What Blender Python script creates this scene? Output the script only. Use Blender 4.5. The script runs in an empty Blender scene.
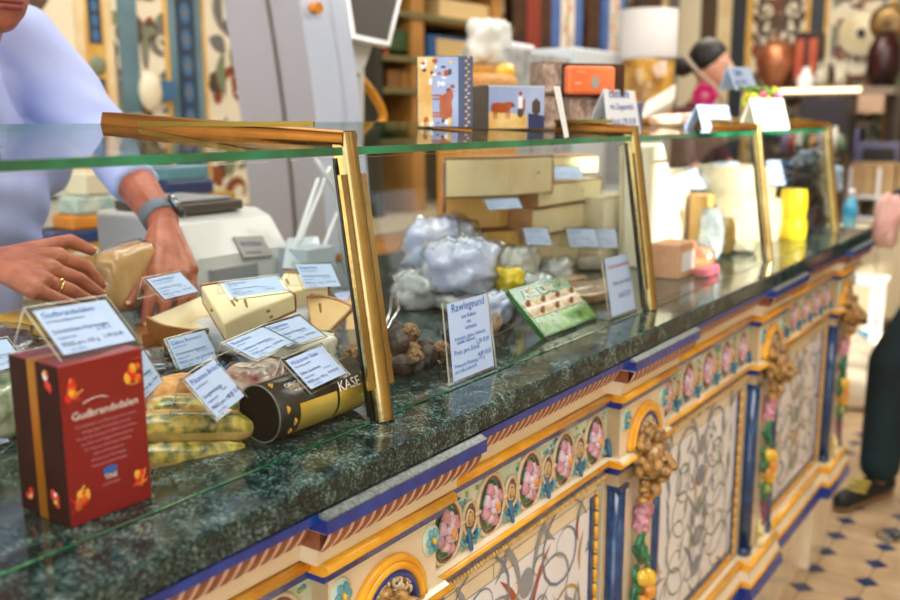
import bpy, bmesh, math, random
from mathutils import Vector as V, Matrix, Euler, noise
import numpy as np
random.seed(7)
PI = math.pi
sc = bpy.context.scene
col = sc.collection

# ------------------------------------------------------------------ camera
HC = 1.39
FPX = 930.0
def _ray(x, y): return np.array([(x-450)/FPX, -(y-300)/FPX, -1.0])
def _n(v): return v/np.linalg.norm(v)
_dY = _n(_ray(1117, 117))
_a = (470-450)/FPX
_t = (_a*_dY[0]-_dY[2])/_dY[1]
_dZ = -_n(_ray(470, 300+_t*FPX))
_dX = np.cross(_dY, _dZ)
_M = np.array([_dX, _dY, _dZ])
def at(px, py, X=None, Y=None, Z=None):
    """world point seen at a pixel of the photograph, on the plane X=, Y= or Z="""
    d = _M @ _ray(px, py)
    t = X/d[0] if X is not None else (Y/d[1] if Y is not None else (Z-HC)/d[2])
    p = d*t
    return V((p[0], p[1], p[2]+HC))
cam_d = bpy.data.cameras.new('camera')
cam = bpy.data.objects.new('camera', cam_d)
col.objects.link(cam)
m = Matrix(((*_M[0], 0), (*_M[1], 0), (*_M[2], HC), (0, 0, 0, 1)))
cam.matrix_world = m
cam_d.sensor_width = 36
cam_d.lens = FPX/900*36
cam_d.clip_start = 0.02
cam_d.dof.use_dof = True
cam_d.dof.focus_distance = 1.12
cam_d.dof.aperture_fstop = 3.6
sc.camera = cam

# ------------------------------------------------------------------ light
sc.view_settings.view_transform = 'Standard'
sc.view_settings.look = 'None'
sc.view_settings.gamma = 1
sc.view_settings.use_curve_mapping = False
sc.view_settings.exposure = 0.35
wd = bpy.data.worlds.new('sky')
sc.world = wd
wd.use_nodes = True
bg = wd.node_tree.nodes['Background']
bg.inputs[0].default_value = (0.86, 0.93, 1.0, 1)
bg.inputs[1].default_value = 2.3
def light(kind, name, loc, energy, colr=(1, 1, 1), size=None, rot=None, size_y=None, target=None):
    d = bpy.data.lights.new(name, kind)
    d.energy = energy
    d.color = colr
    o = bpy.data.objects.new(name, d)
    o.location = loc
    if target is not None:
        o.rotation_euler = (V(target)-V(loc)).to_track_quat('-Z', 'Y').to_euler()
    elif rot: o.rotation_euler = rot
    if kind == 'AREA':
        d.shape = 'RECTANGLE'
        d.size = size
        d.size_y = size_y or size
    col.objects.link(o)
    return o
SUN_DIR = V((-0.80, 0.30, -0.33)).normalized()
sun = light('SUN', 'sun', (4, -1, 4), 9.0, (1.0, 0.93, 0.80))
sun.data.angle = math.radians(0.8)
sun.rotation_euler = SUN_DIR.to_track_quat('-Z', 'Y').to_euler()
# soft fill lights added under the ceiling; no lamps seen there
light('AREA', 'ceiling_fill_light', (0.3, 0.6, 3.08), 36, (1.0, 0.98, 0.96), 1.2, (0, 0, 0), 1.8)
light('AREA', 'ceiling_fill_light', (-0.2, 3.9, 3.08), 42, (1.0, 0.98, 0.94), 1.2, (0, 0, 0), 1.8)
light('AREA', 'ceiling_fill_light', (-2.0, 1.6, 3.08), 27, (1.0, 0.97, 0.92), 1.0, (0, 0, 0), 2.2)
light('AREA', 'ceiling_fill_light', (-1.9, 5.2, 3.08), 46, (1.0, 0.93, 0.80), 1.2, (0, 0, 0), 1.8)

# ------------------------------------------------------------------ materials
def hx(h):
    h = h.lstrip('#')
    c = [int(h[i:i+2], 16)/255 for i in (0, 2, 4)]
    return tuple((x/12.92 if x <= .04045 else ((x+.055)/1.055)**2.4) for x in c)
MATS = {}
def mat(name, c, rough=.5, metal=0., coat=0., var=.0, scale=20., bump=0., bscale=60., c2=None, spec=.5, sss=0., emit=None):
    if name in MATS: return MATS[name]
    mt = bpy.data.materials.new(name)
    MATS[name] = mt
    mt.use_nodes = True
    nt = mt.node_tree
    b = nt.nodes['Principled BSDF']
    c = hx(c) if isinstance(c, str) else c
    b.inputs['Base Color'].default_value = (*c, 1)
    b.inputs['Roughness'].default_value = rough
    b.inputs['Metallic'].default_value = metal
    b.inputs['Coat Weight'].default_value = coat
    b.inputs['Coat Roughness'].default_value = .06
    b.inputs['Specular IOR Level'].default_value = spec
    if sss: 
        b.inputs['Subsurface Weight'].default_value = sss
        b.inputs['Subsurface Radius'].default_value = (.01, .005, .003)
        b.inputs['Subsurface Scale'].default_value = .6
    if emit:
        b.inputs['Emission Color'].default_value = (*hx(emit[0]), 1)
        b.inputs['Emission Strength'].default_value = emit[1]
    tc = nt.nodes.new('ShaderNodeTexCoord')
    if var or c2:
        n = nt.nodes.new('ShaderNodeTexNoise')
        n.inputs['Scale'].default_value = scale
        n.inputs['Detail'].default_value = 5
        nt.links.new(tc.outputs['Object'], n.inputs['Vector'])
        r = nt.nodes.new('ShaderNodeValToRGB')
        if c2: d2 = hx(c2) if isinstance(c2, str) else c2
        else: d2 = tuple(min(1, x*(1+var)) for x in c); c = tuple(x*(1-var) for x in c)
        r.color_ramp.elements[0].position = .35
        r.color_ramp.elements[1].position = .65
        r.color_ramp.elements[0].color = (*c, 1)
        r.color_ramp.elements[1].color = (*d2, 1)
        nt.links.new(n.outputs['Fac'], r.inputs['Fac'])
        nt.links.new(r.outputs['Color'], b.inputs['Base Color'])
    if bump:
        n2 = nt.nodes.new('ShaderNodeTexNoise')
        n2.inputs['Scale'].default_value = bscale
        n2.inputs['Detail'].default_value = 4
        nt.links.new(tc.outputs['Object'], n2.inputs['Vector'])
        bp = nt.nodes.new('ShaderNodeBump')
        bp.inputs['Strength'].default_value = bump
        bp.inputs['Distance'].default_value = .01
        nt.links.new(n2.outputs['Fac'], bp.inputs['Height'])
        nt.links.new(bp.outputs['Normal'], b.inputs['Normal'])
    return mt
def glass(name, tint=(1, 1, 1), refl=.04, rough=0.0):
    if name in MATS: return MATS[name]
    mt = bpy.data.materials.new(name)
    MATS[name] = mt
    mt.use_nodes = True
    nt = mt.node_tree
    nt.nodes.remove(nt.nodes['Principled BSDF'])
    out = nt.nodes['Material Output']
    t = nt.nodes.new('ShaderNodeBsdfTransparent')
    t.inputs[0].default_value = (*tint, 1)
    g = nt.nodes.new('ShaderNodeBsdfGlossy')
    g.inputs['Roughness'].default_value = rough
    lw = nt.nodes.new('ShaderNodeLayerWeight')
    lw.inputs[0].default_value = .5
    p = nt.nodes.new('ShaderNodeMath'); p.operation = 'POWER'; p.inputs[1].default_value = 5
    nt.links.new(lw.outputs['Facing'], p.inputs[0])
    ma = nt.nodes.new('ShaderNodeMath'); ma.operation = 'MULTIPLY_ADD'
    ma.inputs[1].default_value = .9-refl; ma.inputs[2].default_value = refl
    nt.links.new(p.outputs[0], ma.inputs[0])
    mx = nt.nodes.new('ShaderNodeMixShader')
    nt.links.new(ma.outputs[0], mx.inputs[0])
    nt.links.new(t.outputs[0], mx.inputs[1])
    nt.links.new(g.outputs[0], mx.inputs[2])
    nt.links.new(mx.outputs[0], out.inputs[0])
    return mt
def granite():
    mt = bpy.data.materials.new('granite'); MATS['granite'] = mt
    mt.use_nodes = True
    nt = mt.node_tree; N = nt.nodes; L = nt.links
    b = N['Principled BSDF']
    tc = N.new('ShaderNodeTexCoord')
    a = N.new('ShaderNodeTexNoise'); a.inputs['Scale'].default_value = 330; a.inputs['Detail'].default_value = 6; a.inputs['Roughness'].default_value = .7
    c = N.new('ShaderNodeTexNoise'); c.inputs['Scale'].default_value = 26; c.inputs['Detail'].default_value = 4; c.inputs['Distortion'].default_value = 1.5
    L.new(tc.outputs['Object'], a.inputs['Vector']); L.new(tc.outputs['Object'], c.inputs['Vector'])
    ad = N.new('ShaderNodeMath'); ad.operation = 'ADD'; L.new(a.outputs['Fac'], ad.inputs[0])
    ml = N.new('ShaderNodeMath'); ml.operation = 'MULTIPLY_ADD'; ml.inputs[1].default_value = .45; ml.inputs[2].default_value = -.25
    L.new(c.outputs['Fac'], ml.inputs[0]); L.new(ml.outputs[0], ad.inputs[1])
    r = N.new('ShaderNodeValToRGB'); e = r.color_ramp.elements
    e[0].position = .38; e[0].color = (*hx('#0b1413'), 1)
    e[1].position = .72; e[1].color = (*hx('#a3b2ad'), 1)
    for p, h in ((.47, '#1b2f2e'), (.53, '#34504f'), (.60, '#5e6f68')):
        x = e.new(p); x.color = (*hx(h), 1)
    L.new(ad.outputs[0], r.inputs['Fac']); L.new(r.outputs['Color'], b.inputs['Base Color'])
    b.inputs['Roughness'].default_value = .10
    b.inputs['Specular IOR Level'].default_value = .5
    return mt
granite()
def floor_mat():
    mt = bpy.data.materials.new('floor_tiles'); MATS['floor_tiles'] = mt
    mt.use_nodes = True
    nt = mt.node_tree; N = nt.nodes; L = nt.links
    b = N['Principled BSDF']
    tc = N.new('ShaderNodeTexCoord'); sp = N.new('ShaderNodeSeparateXYZ'); L.new(tc.outputs['Object'], sp.inputs[0])
    def mth(op, a=None, b_=None, v=None):
        n = N.new('ShaderNodeMath'); n.operation = op
        if a is not None: L.new(a, n.inputs[0])
        if b_ is not None: L.new(b_, n.inputs[1])
        elif v is not None: n.inputs[1].default_value = v
        return n.outputs[0]
    def cell(o, off, pitch):
        x = mth('ADD', o, v=off); x = mth('DIVIDE', x, v=pitch)
        x = mth('FRACT', x); x = mth('SUBTRACT', x, v=.5); return mth('ABSOLUTE', x)
    cx = cell(sp.outputs[0], .628+.077+40*.154, .154); cy = cell(sp.outputs[1], -2.729+.0718+40*.1436, .1436)
    d = mth('ADD', cx, cy)
    dia = mth('LESS_THAN', d, v=.235)
    mxx = mth('MAXIMUM', cx, cy)
    line = mth('GREATER_THAN', mxx, v=.488)   # joints between the big tiles run cell edge to edge
    # joints run through the diamond centres: shift by half a cell
    cx2 = mth('LESS_THAN', cx, v=.012); cy2 = mth('LESS_THAN', cy, v=.012); jn = mth('MAXIMUM', cx2, cy2)
    jd = mth('LESS_THAN', mth('ABSOLUTE', mth('SUBTRACT', d, v=.24)), v=.014); jn = mth('MAXIMUM', jn, jd)
    ns = N.new('ShaderNodeTexNoise'); ns.inputs['Scale'].default_value = 9; ns.inputs['Detail'].default_value = 5; L.new(tc.outputs['Object'], ns.inputs['Vector'])
    r = N.new('ShaderNodeValToRGB'); r.color_ramp.elements[0].color = (*hx('#a88a66'), 1); r.color_ramp.elements[1].color = (*hx('#d0b592'), 1)
    r.color_ramp.elements[0].position = .3; r.color_ramp.elements[1].position = .7
    L.new(ns.outputs['Fac'], r.inputs['Fac'])
    m0 = N.new('ShaderNodeMixRGB'); L.new(jn, m0.inputs[0]); L.new(r.outputs['Color'], m0.inputs[1]); m0.inputs[2].default_value = (*hx('#7d6a55'), 1)
    m1 = N.new('ShaderNodeMixRGB'); L.new(dia, m1.inputs[0]); L.new(m0.outputs[0], m1.inputs[1]); m1.inputs[2].default_value = (*hx('#28385e'), 1)
    L.new(m1.outputs[0], b.inputs['Base Color']); b.inputs['Roughness'].default_value = .28
    return mt
floor_mat()
GL = dict(coat=.5, rough=.25)
CREAM = mat('glaze_cream', '#efe0c2', var=.05, scale=14, **GL)
CREAMW = mat('glaze_white', '#f0f2f8', var=.03, scale=10, **GL)
YEL = mat('glaze_yellow', '#eca012', c2='#f8bc34', scale=30, **GL)
BLUE = mat('glaze_blue', '#04257c', c2='#0a3a98', scale=40, coat=.6, rough=.2)
NAVY = mat('glaze_column_blue', '#0c2f60', c2='#17487a', scale=40, coat=.7, rough=.18)
BROWN = mat('glaze_brown', '#7a4026', c2='#96573a', scale=50, **GL)
PINKC = mat('glaze_rose_line', '#e3b9a2', **GL)
TAUPE = mat('glaze_taupe', '#8a6c4c', var=.15, scale=30, **GL)
PALE = mat('glaze_pale_green', '#bfd8c6', c2='#e2e8cf', scale=60, **GL)
TURQ = mat('glaze_turquoise', '#2d86a0', c2='#7cbcc0', scale=60, **GL)
TEAL = mat('glaze_leaf_blue', '#2c6f96', c2='#1b567e', scale=60, **GL)
PINK = mat('glaze_pink', '#dca4ae', c2='#c07f95', scale=120, **GL)
LILAC = mat('glaze_lilac', '#cdb0c8', c2='#e8d3d8', scale=120, **GL)
GREENL = mat('glaze_green', '#14603a', c2='#2c9058', scale=80, **GL)
LIME = mat('glaze_olive', '#7e9a3c', c2='#a6b75a', scale=80, **GL)
GOLDC = mat('glaze_gold_brown', '#6e4718', c2='#c79a52', scale=75, coat=.6, rough=.3, bump=.35, bscale=140)
LEMON = mat('glaze_lemon', '#e7ae22', c2='#f3cb4a', scale=60, **GL)
ORANGE = mat('glaze_orange', '#d6852e', c2='#e8a54a', scale=60, **GL)
GRAPE = mat('glaze_grape', '#6e2d49', c2='#92486a', scale=60, **GL)
LINE = mat('joint_line', '#8d7654', rough=.7)
PGREY = mat('paint_grey', '#8f959e', **GL)
PSAGE = mat('paint_sage', '#83907c', **GL)
PRUST = mat('paint_rust', '#a9452f', **GL)
POCH = mat('paint_ochre', '#c09a5c', **GL)
PSTEEL = mat('paint_steel_blue', '#6f7f98', **GL)
BRASS = mat('brass', '#bda873', rough=.24, metal=1., c2='#a58f5c', scale=18, bump=.05, bscale=150)
BRASSD = mat('brass_dark', '#93622a', rough=.25, metal=.9, c2='#7f5223', scale=12)
GLASS = glass('clear_glass', (.98, .992, .988), .014)
GLASST = glass('top_glass', (.93, .985, .965), .045)
GEDGE = mat('glass_green_edge', '#08593a', rough=.06, c2='#1f9468', scale=9, coat=1.)
ACR = glass('acrylic', (.96, .97, .98), .05, .03)
ACRE = mat('acrylic_edge', '#cfc9bb', rough=.15, coat=.6, c2='#8f897c', scale=25)
PAPER = mat('paper_blue_white', '#b6cbf0', rough=.6)
PAPERW = mat('paper_white', '#e9eef6', rough=.6)
INK = mat('ink_blue', '#2c5fb0', rough=.6)
INKD = mat('ink_dark_blue', '#35497c', rough=.6)
INKR = mat('ink_red', '#c25562', rough=.6)
FILM = glass('cling_film', (.97, .98, .98), .06, .12)

# ------------------------------------------------------------------ mesh builder
class MB:
    def __init__(s): s.v = []; s.f = []; s.m = []; s.s = []
    def add(s, vs, fs, mi=0, sm=False):
        o = len(s.v); s.v += [tuple(v) for v in vs]
        for f in fs:
            s.f.append(tuple(i+o for i in f)); s.m.append(mi); s.s.append(sm)
        return s
    def box(s, a, b, mi=0, M=None):
        x0, y0, z0 = [min(a[i], b[i]) for i in range(3)]; x1, y1, z1 = [max(a[i], b[i]) for i in range(3)]
        vs = [V((x, y, z)) for x in (x0, x1) for y in (y0, y1) for z in (z0, z1)]
        if M: vs = [M @ v for v in vs]
        return s.add(vs, [(0, 1, 3, 2), (4, 6, 7, 5), (0, 4, 5, 1), (2, 3, 7, 6), (0, 2, 6, 4), (1, 5, 7, 3)], mi)
    def grid(s, fn, nu, nv, mi=0, sm=True, cu=False, cv=False):
        """fn(u,v) on 0..1; mi may be a function of (i,j)"""
        U = nu if cu else nu+1; W = nv if cv else nv+1
        vs = [fn(i/nu, j/nv) for i in range(U) for j in range(W)]
        o = len(s.v); s.v += [tuple(v) for v in vs]
        for i in range(nu):
            for j in range(nv):
                a = (i % U)*W+(j % W); b = ((i+1) % U)*W+(j % W); c = ((i+1) % U)*W+((j+1) % W); d = (i % U)*W+((j+1) % W)
                s.f.append((a+o, b+o, c+o, d+o)); s.m.append(mi(i, j) if callable(mi) else mi); s.s.append(sm)
        return s
    def prism(s, pts, axis, a, b, mi=0, sm=False, capm=None):
        """pts: 2-D polygon in the plane normal to axis (x: (y,z), y: (x,z), z: (x,y)); from a to b"""
        def mk(p, t): return {'x': (t, p[0], p[1]), 'y': (p[0], t, p[1]), 'z': (p[0], p[1], t)}[axis]
        n = len(pts); vs = [mk(p, a) for p in pts]+[mk(p, b) for p in pts]
        s.add(vs, [(i, (i+1) % n, (i+1) % n+n, i+n) for i in range(n)], mi, sm)
        o = len(s.v)-2*n
        for cap in (tuple(range(n))[::-1], tuple(range(n, 2*n))):
            s.f.append(tuple(i+o for i in cap)); s.m.append(mi if capm is None else capm); s.s.append(False)
        return s
    def cap(s, p0, r0, p1, r1, n=12, hemi=4, mi=0, flat=(False, False), sx=1.0, up=None):
        """tapered rod with round ends"""
        p0 = V(p0); p1 = V(p1); d = p1-p0; L = d.length
        z = d.normalized() if L > 1e-9 else V((0, 0, 1))
        x = (V(up) - z*V(up).dot(z)).normalized() if up is not None else z.orthogonal().normalized()
        y = z.cross(x)
        rings = []
        for k in range(hemi, 0, -1):
            a = k/hemi*PI/2
            if flat[0]: rings.append((p0, max(r0*math.cos(a), 1e-5)))
            else: rings.append((p0-z*r0*math.sin(a), max(r0*math.cos(a), 1e-5)))
        rings.append((p0, r0)); rings.append((p1, r1))
        for k in range(1, hemi+1):
            a = k/hemi*PI/2
            if flat[1]: rings.append((p1, max(r1*math.cos(a), 1e-5)))
            else: rings.append((p1+z*r1*math.sin(a), max(r1*math.cos(a), 1e-5)))
        vs = []
        for c, r in rings:
            for k in range(n):
                a = 2*PI*k/n; vs.append(c+x*(r*math.cos(a)*sx)+y*(r*math.sin(a)))
        R = len(rings)
        fs = [(i*n+k, i*n+(k+1) % n, (i+1)*n+(k+1) % n, (i+1)*n+k) for i in range(R-1) for k in range(n)]
        fs.append(tuple(range(n))[::-1]); fs.append(tuple((R-1)*n+k for k in range(n)))
        return s.add(vs, fs, mi, True)
    def cyl(s, p0, p1, r0, r1=None, n=20, mi=0, capm=None):
        r1 = r0 if r1 is None else r1
        p0 = V(p0); p1 = V(p1); z = (p1-p0).normalized(); x = z.orthogonal().normalized(); y = z.cross(x)
        vs = [c+x*(r*math.cos(2*PI*k/n))+y*(r*math.sin(2*PI*k/n)) for c, r in ((p0, r0), (p1, r1)) for k in range(n)]
        s.add(vs, [(k, (k+1) % n, (k+1) % n+n, k+n) for k in range(n)], mi, True)
        o = len(s.v)-2*n
        for cp in (tuple(range(n))[::-1], tuple(range(n, 2*n))):
            s.f.append(tuple(i+o for i in cp)); s.m.append(mi if capm is None else capm); s.s.append(False)
        return s
    def tube(s, pts, r, n=8, mi=0, closed=False, taper=None, flat=1.0):
        pts = [V(p) for p in pts]; N_ = len(pts); vs = []
        ref = None
        for i, p in enumerate(pts):
            if closed: d = pts[(i+1) % N_]-pts[i-1]
            else: d = pts[min(i+1, N_-1)]-pts[max(i-1, 0)]
            d.normalize()
            if ref is None: ref = d.orthogonal().normalized()
            x = (ref-d*ref.dot(d)).normalized(); ref = x; y = d.cross(x)
            rr = r*(taper(i/(N_-1)) if taper else 1)
            vs += [p+x*(rr*math.cos(2*PI*k/n))+y*(rr*math.sin(2*PI*k/n)*flat) for k in range(n)]
        R = N_ if closed else N_-1
        fs = [(i*n+k, i*n+(k+1) % n, ((i+1) % N_)*n+(k+1) % n, ((i+1) % N_)*n+k) for i in range(R) for k in range(n)]
        if not closed: fs += [tuple(range(n))[::-1], tuple((N_-1)*n+k for k in range(n))]
        return s.add(vs, fs, mi, True)
    def ell(s, c, r, M=None, nu=14, nv=9, mi=0, fn=None):
        c = V(c); r = r if hasattr(r, '__len__') else (r, r, r)
        def f(u, v):
            a = u*2*PI; b = (v-.5)*PI*.998
            p = V((math.cos(b)*math.cos(a), math.cos(b)*math.sin(a), math.sin(b)))
            k = fn(p) if fn else 1
            p = V((p.x*r[0]*k, p.y*r[1]*k, p.z*r[2]*k))
            if M: p = M @ p
            return c+p
        return s.grid(f, nu, nv, mi, True, cu=True)
    def lathe(s, prof, c=(0, 0, 0), n=32, mi=0, M=None):
        """prof: (r,z) list, about z"""
        c = V(c)
        vs = []
        for r, z in prof:
            for k in range(n):
                p = V((r*math.cos(2*PI*k/n), r*math.sin(2*PI*k/n), z))
                if M: p = M @ p
                vs.append(c+p)
        R = len(prof)
        fs = [(i*n+k, i*n+(k+1) % n, (i+1)*n+(k+1) % n, (i+1)*n+k) for i in range(R-1) for k in range(n)]
        mm = mi
        return s.add(vs, fs, mm, True)
    def text(s, st, o, ux, uy, size, mi=0, align='l', w=None):
        vs, fs, wid = glyphs(st)
        k = size if w is None else w/max(wid, 1e-6)
        o = V(o); ux = V(ux).normalized(); uy = V(uy).normalized()
        off = {'l': 0, 'c': -wid/2, 'r': -wid}[align]
        kk = size
        return s.add([o+ux*((x+off)*k)+uy*(y*kk) for x, y in vs], fs, mi)
    def mesh(s, name, mats):
        me = bpy.data.meshes.new(name)
        me.from_pydata(s.v, [], s.f)
        mats = mats if isinstance(mats, (list, tuple)) else [mats]
        for x in mats: me.materials.append(x)
        me.polygons.foreach_set('material_index', s.m)
        me.polygons.foreach_set('use_smooth', s.s)
        me.update()
        return me
_G = {}
def glyphs(st):
    if st in _G: return _G[st]
    cu = bpy.data.curves.new('t', 'FONT'); cu.body = st; cu.resolution_u = 2; cu.offset = .003
    o = bpy.data.objects.new('t', cu); col.objects.link(o)
    bpy.context.view_layer.update()
    me = bpy.data.meshes.new_from_object(o.evaluated_get(bpy.context.evaluated_depsgraph_get()))
    vs = [(v.co.x, v.co.y) for v in me.vertices]; fs = [tuple(p.vertices) for p in me.polygons]
    bpy.data.objects.remove(o); bpy.data.meshes.remove(me)
    w = max([v[0] for v in vs], default=0)
    _G[st] = (vs, fs, w)
    return _G[st]

def setp(o, label=None, cat=None, group=None, kind=None):
    if label: o['label'] = label
    if cat: o['category'] = cat
    if group: o['group'] = group
    if kind: o['kind'] = kind
    return o
def thing(name, label, cat, loc=(0, 0, 0), rot=(0, 0, 0), group=None):
    o = bpy.data.objects.new(name, None); col.objects.link(o)
    o.empty_display_size = .05
    o.location = loc; o.rotation_euler = rot
    return setp(o, label, cat, group)
def obj(name, mb, mats, parent=None, local=False, label=None, bevel=0, seg=2, sub=0, solid=0):
    me = mb if isinstance(mb, bpy.types.Mesh) else mb.mesh(name, mats)
    o = bpy.data.objects.new(name, me); col.objects.link(o)
    if parent is not None:
        o.parent = parent
        if parent.type == 'EMPTY' and not local:
            w = Matrix.LocRotScale(parent.location, parent.rotation_euler, None)
            o.matrix_parent_inverse = w.inverted()
    if label: o['label'] = label
    if bevel:
        b = o.modifiers.new('bevel', 'BEVEL'); b.width = bevel; b.segments = seg; b.limit_method = 'ANGLE'; b.angle_limit = math.radians(40)
        b.harden_normals = False
    if sub:
        b = o.modifiers.new('sub', 'SUBSURF'); b.levels = sub; b.render_levels = sub
    return o
def single(name, mb, mats, label, cat, group=None, recentre=True, **k):
    o = obj(name, mb, mats, **k)
    if recentre:
        me = o.data
        n = len(me.vertices); co = np.empty(n*3); me.vertices.foreach_get('co', co); co = co.reshape(-1, 3)
        c = (co.min(0)+co.max(0))/2; c[2] = co[:, 2].min()
        me.vertices.foreach_set('co', (co-c).ravel()); me.update(); o.location = c
    return setp(o, label, cat, group)
def struct(name, mb, mats, **k):
    return setp(obj(name, mb, mats, **k), kind='structure')
def dup(root, loc, rot=None, label=None, group=None, scale=None):
    r = root.copy(); col.objects.link(r); r.location = loc
    if rot is not None: r.rotation_euler = rot
    if scale is not None: r.scale = scale if hasattr(scale, '__len__') else (scale,)*3
    if label: r['label'] = label
    if group: r['group'] = group
    def rec(a, b):
        for ch in a.children:
            c = ch.copy(); col.objects.link(c); c.parent = b; rec(ch, c)
    rec(root, r)
    return r
def blob(caps, voxel, smooth=6):
    """union of round-ended rods and ellipsoids, remeshed to one continuous skin; returns MB-like data"""
    mb = MB()
    for c in caps:
        if c[0] == 'e': mb.ell(c[1], c[2], c[3] if len(c) > 3 else None)
        else: mb.cap(*c)
    me = mb.mesh('b', MATS['paper_white'])
    o = bpy.data.objects.new('b', me); col.objects.link(o)
    r = o.modifiers.new('r', 'REMESH'); r.mode = 'VOXEL'; r.voxel_size = voxel; r.use_smooth_shade = True
    s_ = o.modifiers.new('s', 'SMOOTH'); s_.iterations = smooth; s_.factor = .6
    bpy.context.view_layer.update()
    m2 = bpy.data.meshes.new_from_object(o.evaluated_get(bpy.context.evaluated_depsgraph_get()))
    vs = [tuple(v.co) for v in m2.vertices]; fs = [tuple(p.vertices) for p in m2.polygons]
    bpy.data.objects.remove(o); bpy.data.meshes.remove(m2); bpy.data.meshes.remove(me)
    return vs, fs
# ------------------------------------------------------------------ the room
struct('floor', MB().box((-3.1, -2.5, -.1), (2.6, 7.3, 0)), MATS['floor_tiles'])
struct('ceiling', MB().box((-3.1, -2.5, 3.1), (2.6, 7.3, 3.2)), mat('plaster', '#d9cdb4', rough=.9))
WCREAM = mat('wall_tile_cream', '#e6d9ba', c2='#efe5cd', scale=3, rough=.35, coat=.3)
WGOLD = mat('wall_tile_gold', '#cf9a3e', c2='#e2b866', scale=9, rough=.35, coat=.3)
WSAND = mat('wall_tile_sand', '#dfc391', c2='#e9d6ab', scale=9, rough=.35, coat=.3)
WNAVY = mat('wall_tile_slate', '#39485c', c2='#28344a', scale=9, rough=.3, coat=.3)
WTEAL = mat('wall_tile_teal', '#6c8a92', c2='#587580', scale=6, rough=.3, coat=.3)
WUMB = mat('wall_paint_umber', '#54402c', rough=.4)
WDK = mat('wall_paint_dark', '#2c3136', rough=.4)
WGR = mat('wall_paint_grey', '#75706a', rough=.4)
WSAGE = mat('wall_paint_sage', '#7c8467', rough=.4)
WRUST = mat('wall_paint_rust', '#8a4427', rough=.4)
WBL = mat('wall_paint_blue', '#3e6c93', rough=.4)
WALLM = [WCREAM, WGOLD, WSAND, WNAVY, WTEAL, WUMB, WDK, WGR, WSAGE, WRUST, WBL]

def scroll(mb, P, c, r, turns, a0, w, mi, sgn=1, n=26):
    """a painted spiral ribbon; P(u,v) maps the plane to the world"""
    L = []
    for i in range(n+1):
        t = i/n; a = a0+sgn*turns*2*PI*t; rr = r*(1-t*.86)
        ww = w*(.35+1.0*math.sin(PI*min(1, t*1.15+.08)))*.5
        L.append((c[0]+math.cos(a)*(rr+ww), c[1]+math.sin(a)*(rr+ww), c[0]+math.cos(a)*(rr-ww), c[1]+math.sin(a)*(rr-ww)))
    vs = []
    for q in L: vs += [P(q[0], q[1]), P(q[2], q[3])]
    mb.add(vs, [(2*i, 2*i+1, 2*i+3, 2*i+2) for i in range(n)], mi)
def leafp(mb, P, c, a, l, w, mi):
    n = 6; top = []; bot = []
    for i in range(n+1):
        t = i/n; h = w*math.sin(PI*t)**.8*.5; b = l*.12*math.sin(PI*t)
        x = c[0]+math.cos(a)*l*t-math.sin(a)*b; y = c[1]+math.sin(a)*l*t+math.cos(a)*b
        top.append(P(x-math.sin(a)*h, y+math.cos(a)*h)); bot.append(P(x+math.sin(a)*h, y-math.cos(a)*h))
    mb.add(top+bot[::-1], [tuple(range(2*n+2))], mi)
def ovalp(mb, P, c, rx, ry, mi, n=18):
    mb.add([P(c[0]+rx*math.cos(2*PI*k/n), c[1]+ry*math.sin(2*PI*k/n)) for k in range(n)], [tuple(range(n))], mi)
def grotesque(mb, P, W, H, seed, pal, dens=1.0, w=.012):
    """a mirror-symmetric painted arabesque about u=0: v from 0 to H"""
    rg = random.Random(seed)
    lay = [0]
    def PP(s):
        lay[0] += 1; dz = lay[0]*1.2e-5
        return lambda u, v: P(u*s, v, dz)
    n = int(8*dens)
    for i in range(n):
        v = H*(i+.5)/n+rg.uniform(-.02, .02)*H
        r = W*rg.uniform(.10, .22); c = (W*rg.uniform(.16, .34), v)
        m1 = rg.choice(pal); m2 = rg.choice(pal); a0 = rg.uniform(0, 6.28); sg = rg.choice((1, -1)); tn = rg.uniform(1., 1.7)
        lv = [(rg.uniform(0, 6.28), rg.uniform(.5, 1.1)*r, rg.choice(pal)) for _ in range(5)]
        for s in (1, -1):
            scroll(mb, PP(s), c, r, tn, a0, w*rg.uniform(.9, 1.2), m1, sg)
            for a, l, mm in lv: leafp(mb, PP(s), (c[0]+math.cos(a)*r, c[1]+math.sin(a)*r), a+.6, l, w*2.2, mm)
            leafp(mb, PP(s), (W*.04, v-.3*r), PI/2-.5, r*1.5, w*2.6, m2)
    for i in range(int(6*dens)):
        v = H*(i+.6)/(6*dens); mm = rg.choice(pal); q = rg.uniform(.5, 1.2)
        ovalp(mb, PP(1), (0, v), W*.06*q, H/(6*dens)*.34, mm); ovalp(mb, PP(1), (0, v), W*.035*q, H/(6*dens)*.2, rg.choice(pal))
        for s in (1, -1):
            scroll(mb, PP(s), (W*.1*q, v+H*.02), W*.07, .8, 0, w*.8, rg.choice(pal), s)
            leafp(mb, PP(s), (W*.42, v), PI/2*rg.choice((1, -1)), H/(6*dens)*.7, w*1.6, rg.choice(pal))

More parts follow.
